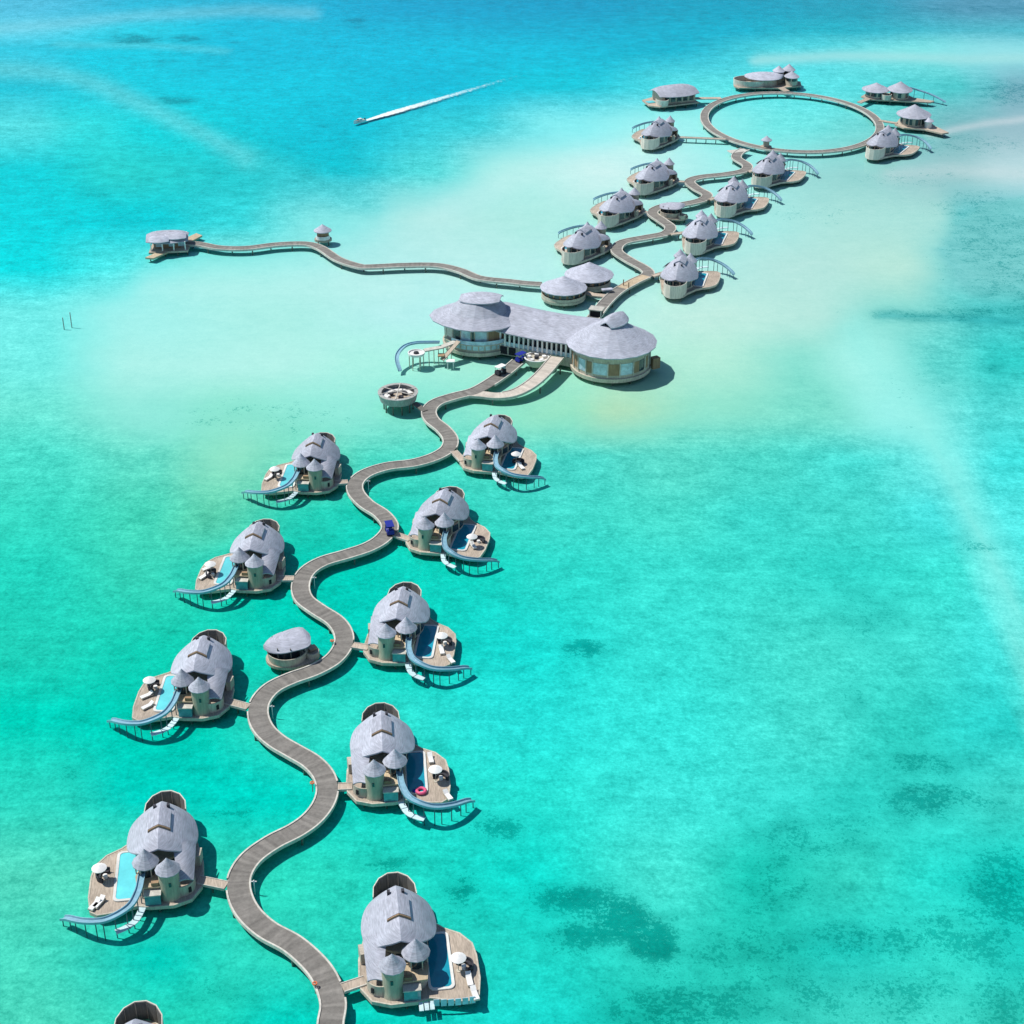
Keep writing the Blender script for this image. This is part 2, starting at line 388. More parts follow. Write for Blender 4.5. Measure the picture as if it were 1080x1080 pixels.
lower = [
 ('L1',villaL,(-40.4,121.9),7,(-27.6,117),'villa cut off by the bottom edge, only its bath fence showing'),
 ('L2',villaL,(-44.28,158.75),8,(-35.2,152.3),'grey villa with pale pool, nearest whole one left of the boardwalk'),
 ('L3',villaL,(-45.8,197.3),0,(-37.9,189.8),'grey villa with three white deck seats beside pale pool, nearest lens-roofed hut'),
 ('L4',villaL,(-42.4,231.9),-2.5,(-35.1,225.5),'grey villa left of the boardwalk, next beyond the lens-roofed hut'),
 ('L5',villaL,(-36.2,265.5),-3,(-29.3,259.4),'farthest villa on the left of the near winding boardwalk'),
 ('R1',villaN,(-13.39,143.0),7.4,(-18.9,135.5),'villa with no blue slide, glass screens at its deck corner'),
 ('R2',villaR,(-17.8,178.4),5.3,(-24,171.6),'villa with a pink float in its dark pool, right of the boardwalk'),
 ('R3',villaR,(-17.2,211.2),-3.7,(-24.8,206),'villa opposite the lens-roofed hut, across the boardwalk'),
 ('R4',villaR,(-11.9,243.8),-10.5,(-20.3,240.2),'villa on the right, beside the blue buggy on the boardwalk bend'),
 ('R5',villaR,(-3.5,273.4),-11,(-11.3,272.4),'villa just in front of the forked boardwalk and the great hall'),
]
upper = [
 ('UR1',villaL,(39.44,359.4),166,(34.5,365.3),'villa to the right of the yellowish boardwalk stretch, slide pointing right'),
 ('UR2',villaL,(47.28,388.7),164,(40.7,394.6),'villa right of the small lens-roofed hut beyond the great hall'),
 ('UR3',villaL,(58.5,417.2),161,(52.8,422.3),'villa on the right with pale deck, third beyond the great hall'),
 ('UR4',villaL,(71.9,442.2),156,(66.9,448),'villa on the right with long tan deck, last before the ring'),
 ('UL1',villaR,(17.4,381.5),152,(26,383.2),'villa left of the boardwalk, just beyond the twin cone pavilions'),
 ('UL2',villaR,(27.6,409),152,(37.5,413.5),'villa left of the boardwalk across from the small lens-roofed hut'),
 ('UL3',villaR,(38.9,436),150,(49.2,438.3),'villa left of the boardwalk, last on that side before the ring'),
 ('UL4',villaR,(43.5,479.4),155,(59.7,481.6),'villa left of the ring reached by a long railed footbridge'),
 ('B935',villaL,(109.2,468.6),150,(99,474),'villa at the near right edge of the ring with a long pointed deck'),
]
for a in lower+upper: V(*a)
for a in VN.values(): bridge(*a)
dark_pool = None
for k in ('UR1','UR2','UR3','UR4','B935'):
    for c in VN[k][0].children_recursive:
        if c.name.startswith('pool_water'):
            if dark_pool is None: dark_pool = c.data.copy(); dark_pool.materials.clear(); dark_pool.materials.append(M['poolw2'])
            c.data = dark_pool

# ------------------------------------------------------------------ generic round pavilions
def pavilion(name, loc, rz, label, cat, group=None): return empty(name,(loc[0],loc[1],0),rz,label,cat,group)
def add_deck(root, poly, z0=.75, z1=1.2, m='deckwood'):
    d = MB().prism(poly,z0,z1).build('deck',M[m],root); return d
def drum(root, c, r, z0, z1, m='wall', name='wall', sy=1, n=28):
    return MB().lathe([(r,z0),(r,z1),(0,z1)],n,c,1,sy).build(name,M[m],root,smooth=.6)
def cone_roof(root, c, r, ze, za, n=28, sy=1, m='shingle', name='roof', flat=.0, smooth=.5):
    prof = [(0,ze-.1),(r-.03,ze-.18),(r,ze),(r*.62,ze+(za-ze)*.36),(r*.3,ze+(za-ze)*.68),(flat+.02,za)]
    if flat: prof.append((0,za))
    return MB().lathe(prof,n,c,1,sy).build(name,M[m],root,smooth=smooth)
def window_row(par, c, r, z0, z1, spans, m='paleglass', name='window', sy=1):
    for a,b in spans:
        MB().lathe([(r,z0),(r+.05,z0),(r+.05,z1),(r,z1)],4,c,1,sy,radians(a),radians(b),True).build(name,M[m],par)

# twin cone pavilions
for (c,r,za,lab) in (((11.95,351.9),5.5,5.8,'nearer, left of the twin cone-roofed round pavilions'),((18.2,360.3),5.9,6.1,'farther, right of the twin cone-roofed round pavilions')):
    t = pavilion('round_pavilion',c,0,lab,'pavilion','twin cone pavilions behind the great hall')
    MB().lathe([(0,.35),(5.1,.35),(5.2,1.0),(0,1.0)],32).build('deck',M['fascia'],t,smooth=.6)
    w = drum(t,(0,0),4.7,1.0,2.9,'panel')
    window_row(w,(0,0),4.7,1.75,2.7,[(k*20+2,k*20+16) for k in range(18)],'glass')
    MB().lathe([(5.0,1.0),(5.1,1.0),(5.1,1.75),(5.0,1.75)],32,close=True).build('railing',M['fascia'],t,smooth=.6)
    cone_roof(t,(0,0),r,3.05,za,16,smooth=.2)
    piles(t,[(4*cos(k*pi/4),4*sin(k*pi/4)) for k in range(8)],-1.5,.35,.18)
t2 = t
MB().sweep([(-2,-5.2,.98),(.5,-7.6,.98),(3.8,-8.6,.98)],[(-.9,0),(-.9,-.3),(.9,-.3),(.9,0)]).build('footbridge',M['deckwood'],t2)
MB().box((4.0,-6.4,1.7),(2.6,1.2,.3),.25).build('side_canopy',M['shingle'],t2)

# ------------------------------------------------------------------ the great hall
hall = empty('great_hall',(0,0,0),0,'large grey hall with two round roofs joined by a long roofed gallery','hall')
cL = (-7.0,325.6); cR = (20.8,312.5)
def rotunda(c, rw, re, ze, zc, rc, sy=1, tip=None):
    b = MB().lathe([(0,.35),(rw+.35,.35),(rw+.45,1.2),(0,1.2)],40,c,1,sy).build('base_ring',M['fascia'],hall,smooth=.6)
    w = drum(hall,c,rw,1.2,ze+.2,'wall','hall_wall',sy,40)
    prof = [(0,ze-.05),(re-.05,ze-.25),(re,ze),(re*.68,ze+(zc-ze)*.42),(rc,zc),(0,zc+.02)]
    m = MB().lathe(prof,18,c,1,sy)
    if tip:
        m.v = [((x-max(0,(-(x-c[0])/re))**4*tip) if z < ze+.3 else x-max(0,(-(x-c[0])/re))**4*tip*.5, y, z) for x,y,z in m.v]
    r = m.build('hall_roof',M['shingle'],hall,smooth=.12)
    return b,w,r
bR,wR,rR = rotunda(cR,8.15,9.6,6.25,10.2,2.7)
bL,wL,rL = rotunda(cL,7.7,9.2,6.7,10.4,3.8,1.0,1.7)
def lantern(c, lx, ly, z0, h, rot, par):
    """small raised ridge roof over the crown opening"""
    g = []
    for i in range(13):
        t = -1+2*i/12; row = []
        for j in range(9):
            q = -1+2*j/8; wv = ly*sqrt(max(.0,1-.75*t*t)); x = lx*t; y = wv*q
            z = z0+h*(1-abs(q)**1.4)*(1-.45*t*t)+.25*t
            row.append((c[0]+x*cos(rot)-y*sin(rot), c[1]+x*sin(rot)+y*cos(rot), z))
        g.append(row)
    l = MB().shell(g,.22).build('roof_lantern',M['shingle2'],par,smooth=.6)
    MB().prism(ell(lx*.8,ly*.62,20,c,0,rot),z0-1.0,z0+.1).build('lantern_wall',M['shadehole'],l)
lantern((cR[0]+.5,cR[1]+.2),3.1,2.7,10.6,1.7,.9,rR)
lantern((cL[0]+.4,cL[1]-.3),4.5,3.6,10.8,1.2,-.25,rL)
# right rotunda: bays of windows and brown panels facing the lagoon, pale band above
window_row(wR,cR,8.15,4.55,5.6,[(0,359.9)],'kerb','pale_band')
for k,(a,b,m) in enumerate([(186,197,'panel'),(199,211,'panel'),(213,227,'paleglass'),(229,239,'panel'),(240,262,'paleglass'),(263,279,'panel'),(281,300,'paleglass'),(302,312,'panel'),(313,324,'glass'),(326,336,'panel'),(338,349,'glass'),(351,362,'panel'),(5,20,'glass'),(22,40,'panel'),(150,168,'paleglass'),(170,184,'panel'),(60,80,'paleglass'),(100,120,'paleglass')]):
    window_row(wR,cR,8.15,1.9,4.4,[(a,b)],m,'window' if m != 'panel' else 'wall_panel')
for a in (198,212,228,239.5,262.5,280,301,325,337,350): MB().box((cR[0]+8.27*cos(radians(a)),cR[1]+8.27*sin(radians(a)),3.1),(.22,.22,3.2),radians(a)).build('mullion',M['kerb'],wR)
# left rotunda: upper panes, balcony, lower glass balustrade
bal = MB().lathe([(7.7,2.95),(8.5,2.95),(8.5,3.15),(7.7,3.15)],24,cL,1,1,radians(205),radians(322),True).build('balcony',M['fascia'],wL)
MB().lathe([(8.38,3.15),(8.44,3.15),(8.44,4.0),(8.38,4.0)],24,cL,1,1,radians(225),radians(322),True).build('balustrade',M['paleglass'],bal)
for a,b,m in [(206,222,'kerb'),(224,238,'glass'),(240,256,'paleglass'),(258,262,'glass'),(264,282,'paleglass'),(285,322,'panel'),(180,203,'kerb'),(150,175,'paleglass')]:
    window_row(wL,cL,7.7,3.6,6.2,[(a,b)],m,'window' if m != 'panel' else 'wall_panel')
for a in range(210,325,10): window_row(wL,cL,7.7,1.7,2.8,[(a,a+8)],'paleglass')
# gallery between
gx0,gy0,gx1,gy1 = -3.0,327.0,18.6,317.0
d = Vector((gx1-gx0,gy1-gy0,0)); Lg = d.length; d.normalize(); nn = Vector((d.y,-d.x,0))
def gpt(s, q, z): p = Vector((gx0,gy0,0))+d*s+nn*q; return (p.x,p.y,z)
g = []
for i in range(9):
    s = Lg*i/8; row = []
    for j in range(13):
        q = -7.6+j*15.3/12
        row.append(gpt(s,q,8.9-2.75*(abs(q)/7.6)**1.4-.5*sin(pi*s/Lg)))
    g.append(row)
MB().shell(g,.22).build('gallery_roof',M['shingle'],hall,smooth=.6)
gb = MB().prism([gpt(0,-6.4,0)[:2],gpt(Lg,-6.4,0)[:2],gpt(Lg,7.0,0)[:2],gpt(0,7.0,0)[:2]],.4,2.45).build('gallery_base',M['fascia'],hall)
window_bm = MB()
gw = MB().prism([gpt(.2,-5.6,0)[:2],gpt(Lg-.2,-5.6,0)[:2],gpt(Lg-.2,6.0,0)[:2],gpt(.2,6.0,0)[:2]],2.45,5.85).build('gallery_wall',M['glass'],hall)
for k in range(22):
    s = .5+k*(Lg-1.0)/21; p = gpt(s,6.85,0)
    MB().box((p[0],p[1],4.05),(.38,.22,3.2),atan2(d.y,d.x)).build('column',M['white'],gw)
MB().sweep([gpt(.2,6.7,2.46),gpt(Lg-.2,6.7,2.46)],[(-.06,0),(.06,0),(.06,.9),(-.06,.9)]).build('gallery_balustrade',M['paleglass'],gw)
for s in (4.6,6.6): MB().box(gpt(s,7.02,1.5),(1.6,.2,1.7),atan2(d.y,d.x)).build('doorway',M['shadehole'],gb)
MB().box((30.0,311.4,1.8),(1.8,1.4,2.4),.5).build('side_stair',M['panel'],hall)
piles(hall,[(cR[0]+7.5*cos(k*pi/6),cR[1]+7.5*sin(k*pi/6)) for k in range(12)]+[(cL[0]+7*cos(k*pi/6),cL[1]+7*sin(k*pi/6)) for k in range(12)],-1.5,.36,.2)
# round bar pod under the gallery
pod = empty('round_deck_bar',(5.2,313.4,0),0,'small round deck with white seats beside the foot of the ramp','deck')
MB().lathe([(0,.4),(1.7,.4),(2.3,1.1),(2.6,2.1),(2.45,2.1),(2.35,1.8),(0,1.8)],24).build('hull',M['fascia'],pod,smooth=.5)
MB().lathe([(2.38,2.12),(2.68,2.12),(2.68,2.26),(2.38,2.26)],24,close=True).build('rim',M['white'],pod)
for k in range(5):
    a = k*2*pi/5+.3; MB().box((1.7*cos(a),1.7*sin(a),2.05),(.8,.9,.5),a).build('seat',M['cloth'],pod)
MB().lathe([(0,1.8),(.5,1.8),(.5,2.4),(0,2.4)],12).build('counter',M['dark'],pod)
piles(pod,[(1.2,0),(-1.2,0),(0,1.2),(0,-1.2)],-1.5,.4,.18)
# kiosk behind the gallery
ki = empty('arrival_kiosk',(15.8,197.8,0),-.3,'small flat-roofed kiosk where the boardwalk leaves the back of the hall','kiosk')
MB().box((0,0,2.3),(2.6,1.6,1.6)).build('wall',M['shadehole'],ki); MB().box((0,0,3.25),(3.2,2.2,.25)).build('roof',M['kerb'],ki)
for x in (-1.3,1.3): MB().box((x,-.95,2.3),(.14,.14,1.7)).build('post',M['white'],ki)
ki.location = (*ground(629,333,.9),-.3); ki.scale = (1,1.2,.9)

# ------------------------------------------------------------------ slide tower at the hall
st = empty('slide_tower',(-20.2,313.8,0),0,'round white slide platform on tall posts beside the hall, blue slide curling off','slide tower')
rx,ry = st.location.x, st.location.y
MB().lathe([(0,2.6),(1.75,2.6),(1.8,3.1),(1.6,3.1),(1.55,2.85),(0,2.85)],24).build('platform',M['white'],st,smooth=.5)
MB().lathe([(0,2.86),(.6,2.86),(.5,3.2),(0,3.3)],12).build('hub',M['dark'],st)
P = spline([(4.8,3.3,3.9),(2.4,3.6,3.75),(-.2,3.7,3.6),(-2.4,2.8,3.3),(-3.8,.4,2.7),(-4.0,-1.6,1.7),(-3.3,-3.6,.4)],.4)
sl = MB().sweep(P,USEC).build('slide',M['slide'],st,smooth=.5)
piles(st,[(1.5*cos(k*pi/3),1.5*sin(k*pi/3)) for k in range(6)],-1.5,2.6,.10,'fascia','post')
bw = MB().sweep([(1.6,1.2,3.1),(5.0,2.4,3.3),(8.6,5.2,3.6)],[(-.7,0),(-.7,-.25),(.7,-.25),(.7,0)]).build('gangway',M['kerb'],st)
piles(st,[(2.6,1.2),(3.6,2.4),(4.6,1.8),(5.6,3.4),(6.4,3.0),(7.2,4.6)],-1.5,3.05,.09,'fascia','post')
MB().sweep([(5.4,.2,1.4),(8.8,4.2,3.9)],[(-.55,0),(-.55,-.25),(.55,-.25),(.55,0)]).build('stair',M['deckwood'],st)
MB().box((7.2,-.2,1.2),(1.8,1.5,.2)).build('lower_landing',M['white'],st)
piles(st,[(6.6,-.7),(7.8,-.7),(7.8,.3),(6.6,.3)],-1.5,1.1,.09,'white','post')
MB().box((5.2,1.0,2.0),(1.4,1.6,.2)).build('middle_landing',M['panel'],st)

# ------------------------------------------------------------------ round dining pod near the fork
dp = empty('dining_pod',(-22.8,293.6,0),0,'round open-topped dining platform on stilts joined to the boardwalk bend','platform')
MB().lathe([(0,1.7),(3.1,1.7),(3.55,2.3),(0,2.3)],32).build('deck',M['deckwood'],dp,smooth=.5)
MB().lathe([(3.5,1.9),(3.85,3.7),(3.98,3.7),(3.62,1.9)],32,close=True).build('parapet',M['greywood'],dp,smooth=.5)
MB().lathe([(3.3,3.7),(4.05,3.7),(4.05,3.85),(3.3,3.85)],32,close=True).build('rim',M['greywood'],dp,smooth=.5)
MB().lathe([(2.3,2.3),(3.2,2.3),(3.2,2.85),(2.3,2.85)],20,a0=.4,a1=3.6,close=True).build('curved_bench',M['white'],dp,smooth=.5)
MB().lathe([(1.1,2.3),(1.7,2.3),(1.7,2.9),(1.1,2.9)],16,(-.9,-.9),a0=2.2,a1=5.6,close=True).build('curved_bench',M['white'],dp,smooth=.5)
for x,y in ((-1.5,.9),(.6,-.6),(1.2,1.3)): MB().lathe([(0,2.3),(.5,2.3),(.55,3.0),(0,3.0)],12,(x,y)).build('table',M['dark'],dp)
for a in (.35,1.5,2.6): MB().box((0,0,3.95),(7.6,.16,.14),a).build('beam',M['kerb'],dp)
MB().sweep([(3.3,-1.2,1.7),(5.6,-4.2,1.35)],[(-.6,0),(-.6,-.3),(.6,-.3),(.6,0)]).build('footbridge',M['pile'],dp)
dp.scale = (1,1.05,.85)
piles(dp,[(2.9*cos(k*pi/5),2.9*sin(k*pi/5)) for k in range(10)],-1.5,1.7,.15)

# ------------------------------------------------------------------ lens-roofed huts
def lens_hut(loc, rot, label, sc=1.0):
    t = empty('lens_roofed_hut',(loc[0],loc[1],0),rot,label,'hut','lens-roofed huts by the boardwalk')
    t.scale = (sc,sc*1.22,sc*.85)
    MB().prism(ell(4.1,2.7,32),.6,1.15).build('deck',M['deckwood'],t)
    w = MB().lathe([(2.9,1.15),(3.05,2.75),(2.9,2.75),(2.75,1.15)],28,(-.8,-.1),1,.82,radians(20),radians(345),True).build('screen_wall',M['wall'],t,smooth=.5)
    MB().lathe([(2.0,1.15),(2.0,4.3),(0,4.3)],20,(-.9,.1),1,.8).build('inner_wall',M['glass'],t,smooth=.5)
    for k in range(8):
        a = k*pi/4; MB().box((-.8+2.55*cos(a),-.05+2.0*sin(a),3.0),(.13,.13,3.2)).build('post',M['pile'],t)
    g = []
    for i in range(15):
        s = -1+2*i/14; wv = (2.35*(1-abs(s)**2.0)**.6 if s < 0 else 2.35*(1-abs(s)**5)**.5)+.25*max(0,s)+.02; row = []
        for j in range(9):
            q = -1+2*j/8
            row.append((-.7+3.6*s, wv*q+.15, 4.1+1.15*(1-q*q)*(1-.4*s*s)+.45*s-(5.2*max(0,s-.72))**1.5*.55*(1-q*q)))
        g.append(row)
    MB().shell(g,.16).build('roof',M['shingle'],t,smooth=.6)
    MB().lathe([(1.0,1.15),(1.1,2.3),(.98,2.3),(.88,1.15)],14,(2.7,-.9),a0=2.4,a1=6.3,close=True).build('entry_screen',M['fascia'],t,smooth=.5)
    MB().box((3.1,.2,1.6),(1.3,.8,.5),.3).build('counter',M['sand_cloth'],t)
    piles(t,[(3.2*cos(k*pi/4),2.1*sin(k*pi/4)) for k in range(8)],-1.5,.6,.14)
    return t
lens_hut((-33.2,203.2),.36,'larger lens-roofed hut on the near boardwalk bend, drum-shaped screen wall')
lens_hut((42.6,409.6),-.4,'small lens-roofed hut tucked in a boardwalk bend beyond the hall',.95)
sh = empty('jetty_hut',(-47.9,391.3,-.25),.1,'tiny hut with domed roof halfway along the western boardwalk','hut')
MB().prism(ell(2.2,1.8,20),.7,1.3).build('deck',M['deckwood'],sh); drum(sh,(0,0),1.5,1.3,3.3,'panel'); cone_roof(sh,(0,.1),2.3,3.4,5.0,14)
MB().lathe([(1.75,1.3),(1.85,1.3),(1.85,2.2),(1.75,2.2)],14,a0=3.4,a1=6.0,close=True).build('railing',M['white'],sh)
piles(sh,[(1.3,1),(-1.3,1),(1.3,-1),(-1.3,-1)],-1.5,.7)
rh = empty('ring_hut',(75.6,472.4,-.35),0,'tiny white-roofed shelter standing on the ring boardwalk','hut')
MB().box((0,0,2.6),(1.6,1.6,1.9)).build('wall',M['wall'],rh); cone_roof(rh,(0,0),1.7,3.5,4.8,8)
MB().prism(ell(1.7,1.7,14),1.0,1.62).build('deck',M['deckwood'],rh)

# ------------------------------------------------------------------ arrival jetty
aj = empty('arrival_jetty',(-85.8,386.5,-.2),.12,'jetty pavilion with layered grey roof at the far left end of the boardwalk','jetty')
aj.scale = (1,1.35,.88)
MB().prism([(-5,-3.5),(4.6,-3.2),(5.2,2.8),(-4.4,3.4)],.7,1.2).build('deck',M['deckwood'],aj)
MB().prism([(-5.6,-5.8),(-3.6,-6.4),(-.4,-3.4),(-2.6,-2.8)],.6,1.1).build('landing',M['newwood'],aj)
MB().prism([(2.6,3.0),(4.6,1.6),(7.6,5.2),(6.0,6.6)],.6,1.1).build('landing',M['newwood'],aj)
def vault(x0,x1,y0,y1,ze,h,par,name='roof',m='shingle'):
    g = []
    for i in range(9):
        s = i/8; row = []
        for j in range(9):
            q = -1+2*j/8; row.append((x0+(x1-x0)*s, (y0+y1)/2+(y1-y0)/2*q*(1-.35*(2*s-1)**2), ze+h*(1-abs(q)**1.7)*(1-.5*(2*s-1)**4)))
        g.append(row)
    return MB().shell(g,.16).build(name,M[m],par,smooth=.6)
vault(-5.6,4.8,-3.4,3.4,3.6,1.9,aj); vault(-4.8,.2,-3.9,-.4,4.2,1.1,aj); vault(-1.2,4.4,-2.9,.6,4.5,1.0,aj)
MB().box((-.4,.4,2.4),(6.4,3.6,2.4)).build('wall',M['panel'],aj)
for x in (-4.4,-1.6,1.2,4.0):
    MB().box((x,-2.8,2.4),(.25,.25,2.6)).build('post',M['white'],aj); MB().box((x,2.8,2.4),(.25,.25,2.6)).build('post',M['white'],aj)
for x in (-2.6,.6,2.9): MB().box((x,-1.42,2.5),(1.5,.08,1.7)).build('window',M['paleglass'],aj)
piles(aj,[(-4,-3),(-1,-3),(2,-3),(4.4,-2.6),(-4,3),(0,3),(4.4,2.4),(-4.4,-5.4),(5.8,5)],-1.5,.65)

# ------------------------------------------------------------------ large residences round the ring
def residence(loc, rot, label):
    t = empty('ring_residence',(loc[0],loc[1],0),radians(rot),label,'villa','large residences around the ring'); t.scale = (1,1.3,.86); return t
# barrel-roofed residence at the left
t = residence((52.8,526.2),22,'large residence with a broad vaulted grey roof, left of the ring')
MB().prism([(-10.5,-2.5),(-8,-4.6),(6.5,-4.2),(7.2,4),(-4,4.8),(-9.5,3)],.7,1.2).build('deck',M['deckwood'],t)
w = MB().prism([(-6,-3.2),(5.6,-3.4),(6.2,3.2),(-5.6,3.4)],1.2,4.4).build('wall',M['wall'],t)
for x in (-4.6,-2.4,-.2,2.0,4.2): MB().box((x,-3.35,2.9),(1.5,.12,1.9)).build('window',M['glass'],w)
vault(-7.2,7.2,-5.0,5.0,4.3,2.6,t)
MB().lathe([(1.9,1.2),(2.0,3.4),(1.85,3.4),(1.75,1.2)],16,(-6.2,-3.0),a0=2.6,a1=6.0,close=True).build('screen_wall',M['fence'],t,smooth=.5)
MB().box((-8.2,.2,1.3),(2.6,1.8,.2)).build('pool_water',M['poolw'],t)
MB().sweep([(6.8,-.6,1.4),(15.3,-3.2,1.4)],[(-.9,0),(-.9,-.3),(.9,-.3),(.9,0)]).build('footbridge',M['deckwood'],t)
piles(t,[(-9,-2),(-6,-4),(-2,-4),(2,-4),(6,-3.6),(6.4,3.4),(0,4),(-8,2)],-1.5,.7)
# long walled residence behind the ring
t = residence((86.7,547.5),0,'long low residence with curved pale wall and cone turrets behind the ring')
MB().prism([(-12,-2.5),(-10.5,-4.2),(3,-4.6),(10.8,-2.2),(11.4,2.2),(6,4.6),(-6,3.6),(-11.6,.8)],.7,1.2).build('deck',M['deckwood'],t)
MB().lathe([(5.6,.8),(5.7,3.4),(5.5,3.4),(5.4,.8)],24,(-6.0,-.6),1.05,.62,radians(60),radians(330),True).build('screen_wall',M['fence'],t,smooth=.5)
w = drum(t,(-1.2,0),4.2,1.2,4.0,'wall','wall',.8)
g = []
for i in range(13):
    s = -1+2*i/12; wv = 4.2*(1-abs(s)**2.2)**.6+.03
    g.append([(-1.6+6.6*s, wv*q, 4.0+1.7*(1-abs(q)**1.5)*(1-.5*s*s)) for q in [-1+2*j/8 for j in range(9)]])
MB().shell(g,.16).build('roof',M['shingle'],t,smooth=.6)
for (x,y,r,zb,za) in ((3.6,1.8,2.1,5.6,7.6),(7.2,2.6,2.2,5.8,8.0),(7.6,-.8,2.6,4.4,6.4)):
    tw = drum(t,(x,y),r*.78,1.2,zb,'wall','tower'); window_row(tw,(x,y),r*.78,zb-1.4,zb-.3,[(200,250),(262,310)],'glass'); cone_roof(tw,(x,y),r,zb,za,14,name='cone_roof')
MB().sweep([(3.4,-4.4,1.4),(4.8,-8.2,1.4)],[(-1,0),(-1,-.3),(1,-.3),(1,0)]).build('footbridge',M['deckwood'],t)
piles(t,[(-10,-3),(-5,-4),(0,-4),(4,-4),(9,-2.4),(10.6,1.4),(5,4),(-5,3.2),(-10.8,.4)],-1.5,.7)
# two-roofed residence upper right
t = residence((124.0,531.4),-4,'pair-roofed residence with slide at the upper right of the ring')
MB().prism([(-9,-1),(-7,-3.6),(6,-5),(12.6,-5.6),(14.2,-4.2),(8,-1.2),(6,2.8),(-6,3.2)],.7,1.2).build('deck',M['deckwood'],t)
w = drum(t,(-4.2,0),3.2,1.2,3.8,'wall'); window_row(w,(-4.2,0),3.2,1.9,3.5,[(190,225),(235,265),(275,320)],'glass'); cone_roof(t,(-4.2,0),4.6,3.7,6.2,20,.85)
w = drum(t,(3.4,-1),3.0,1.2,4.2,'wall'); window_row(w,(3.4,-1),3.0,1.9,3.8,[(190,215),(250,270),(300,330)],'glass'); cone_roof(t,(3.4,-1),4.1,4.2,7.2,16)
MB().lathe([(1.6,1.2),(1.7,3.1),(1.55,3.1),(1.45,1.2)],14,(-1.2,-3.0),a0=2.8,a1=6.2,close=True).build('screen_wall',M['fence'],t,smooth=.5)
P = spline([(7,1,4),(10,.6,3.2),(14,-1.2,2.2),(18,-3.6,.5)],.6); sl = MB().sweep(P,USEC).build('slide',M['slide'],t,smooth=.5)
for k in (3,8,13,18): p = P[min(k,len(P)-1)]; MB().lathe([(0,-1.2),(.08,-1.2),(.08,p.z-.1),(0,p.z-.1)],6,(p.x,p.y)).build('slide_post',M['post'],sl)
MB().sweep([(-6.8,-3.2,1.4),(-10.6,-7.4,1.4)],[(-.8,0),(-.8,-.3),(.8,-.3),(.8,0)]).build('footbridge',M['deckwood'],t)
piles(t,[(-8,-1.6),(-4,-3.6),(0,-4),(5,-4.4),(12,-5),(5,2.4),(-5,2.8)],-1.5,.7)
# single cone residence right of the ring
t = residence((125.0,498.6),-10,'residence under one broad pointed roof at the right of the ring')
MB().prism([(-5.6,-2),(-3,-4.6),(3.4,-5.2),(8.4,-8.0),(10.4,-6.8),(6.6,-1.6),(4.6,3.6),(-3.6,4.2)],.7,1.2).build('deck',M['deckwood'],t)
w = drum(t,(0,0),4.0,1.2,4.5,'wall'); window_row(w,(0,0),4.0,1.9,4.0,[(195,212),(232,244),(250,262),(276,300),(306,330),(336,352)],'glass'); cone_roof(t,(0,0),5.4,4.5,8.0,14,.9,smooth=.2)
cone_roof(t,(4.4,-3.2),1.6,3.6,4.8,10,name='porch_roof'); MB().lathe([(0,1.2),(1.1,1.2),(1.1,3.5),(0,3.5)],12,(4.4,-3.2)).build('porch',M['white'],t)
MB().sweep([(-4.8,-1.2,1.4),(-10.4,.6,1.4)],[(-.7,0),(-.7,-.3),(.7,-.3),(.7,0)]).build('footbridge',M['deckwood'],t)
piles(t,[(-4.6,-2),(-2,-4),(3,-4.6),(8.6,-7.2),(5.4,-1),(3.6,3),(-3,3.4)],-1.5,.7)

# ------------------------------------------------------------------ boardwalks
def boardwalk(pts, w, skip=(), kerbs=(1,-1), m='walk', step=.7, pile_step=5.0, closed=False, dz=0):
    P = spline(pts,step)
    if closed: P = P[:-1]
    N = len(P)
    def frame(i):
        a,b = (P[(i+1)%N],P[i-1]) if closed else (P[min(i+1,N-1)],P[max(i-1,0)])
        t = a-b; t.z = 0; t.normalize(); return Vector((t.y,-t.x,0))
    mb = MB(); along = []; s = 0
    for i in range(N+(1 if closed else 0)):
        p = P[i%N]; u = frame(i%N); s += (P[i%N]-P[i-1]).length if i else 0
        mb.v += [tuple(p+u*q+Vector((0,0,h+dz))) for q,h in ((-w/2,0),(w/2,0),(w/2,-.25),(-w/2,-.25))]; along += [s]*4
    R = N if closed else N-1
    mb.f = [(i*4+k,i*4+(k+1)%4,(i+1)*4+(k+1)%4,(i+1)*4+k) for i in range(R) for k in range(4)]
    if not closed: mb.f += [(3,2,1,0),tuple((N-1)*4+k for k in range(4))]
    mb.a['along'] = along
    o = mb.build('walkway',M[m]); tag(o,kind='structure')
    for sd in kerbs:
        run = []; kb = MB()
        def flush():
            if len(run) > 1: kb.sweep(run,[(-.11,.12),(-.11,-.38),(.11,-.38),(.11,.12)] )
        for i in range(N+(1 if closed else 0)):
            p = P[i%N]+frame(i%N)*sd*(w/2+.06)
            if any(hypot(p.x-x,p.y-y) < r and sd*k >= 0 for x,y,r,k in skip): flush(); run = []
            else: run.append(p)
        flush()
        if kb.v: kb.build('kerb',M['kerb'],o)
    acc = 0; sd = 1; pts = []
    for i in range(1,N):
        acc += (P[i]-P[i-1]).length
        if acc > pile_step and P[i].z > .8: acc = 0; pts.append((P[i]+frame(i)*sd*(w/2-.1))); sd = -sd
    pts = pts[:100]
    piles(o,[(p.x,p.y) for p in pts],-1.5,.74,.16)
    return o
fk = [(*ground(px,py,z),z) for (px,py),z in zip([(494,414.6),(508,415.4),(524,417),(541,414.6),(556.7,407),(571.7,394.6),(587.5,376.2)],(1.0,1.0,1.02,1.2,1.7,2.25,2.62))]
fkc = ground(512,413,1); fl2 = ground(506,412,1)
boardwalk(path_of(south_px),2.75,JOINS+[(fkc[0],fkc[1],3.4,1)])
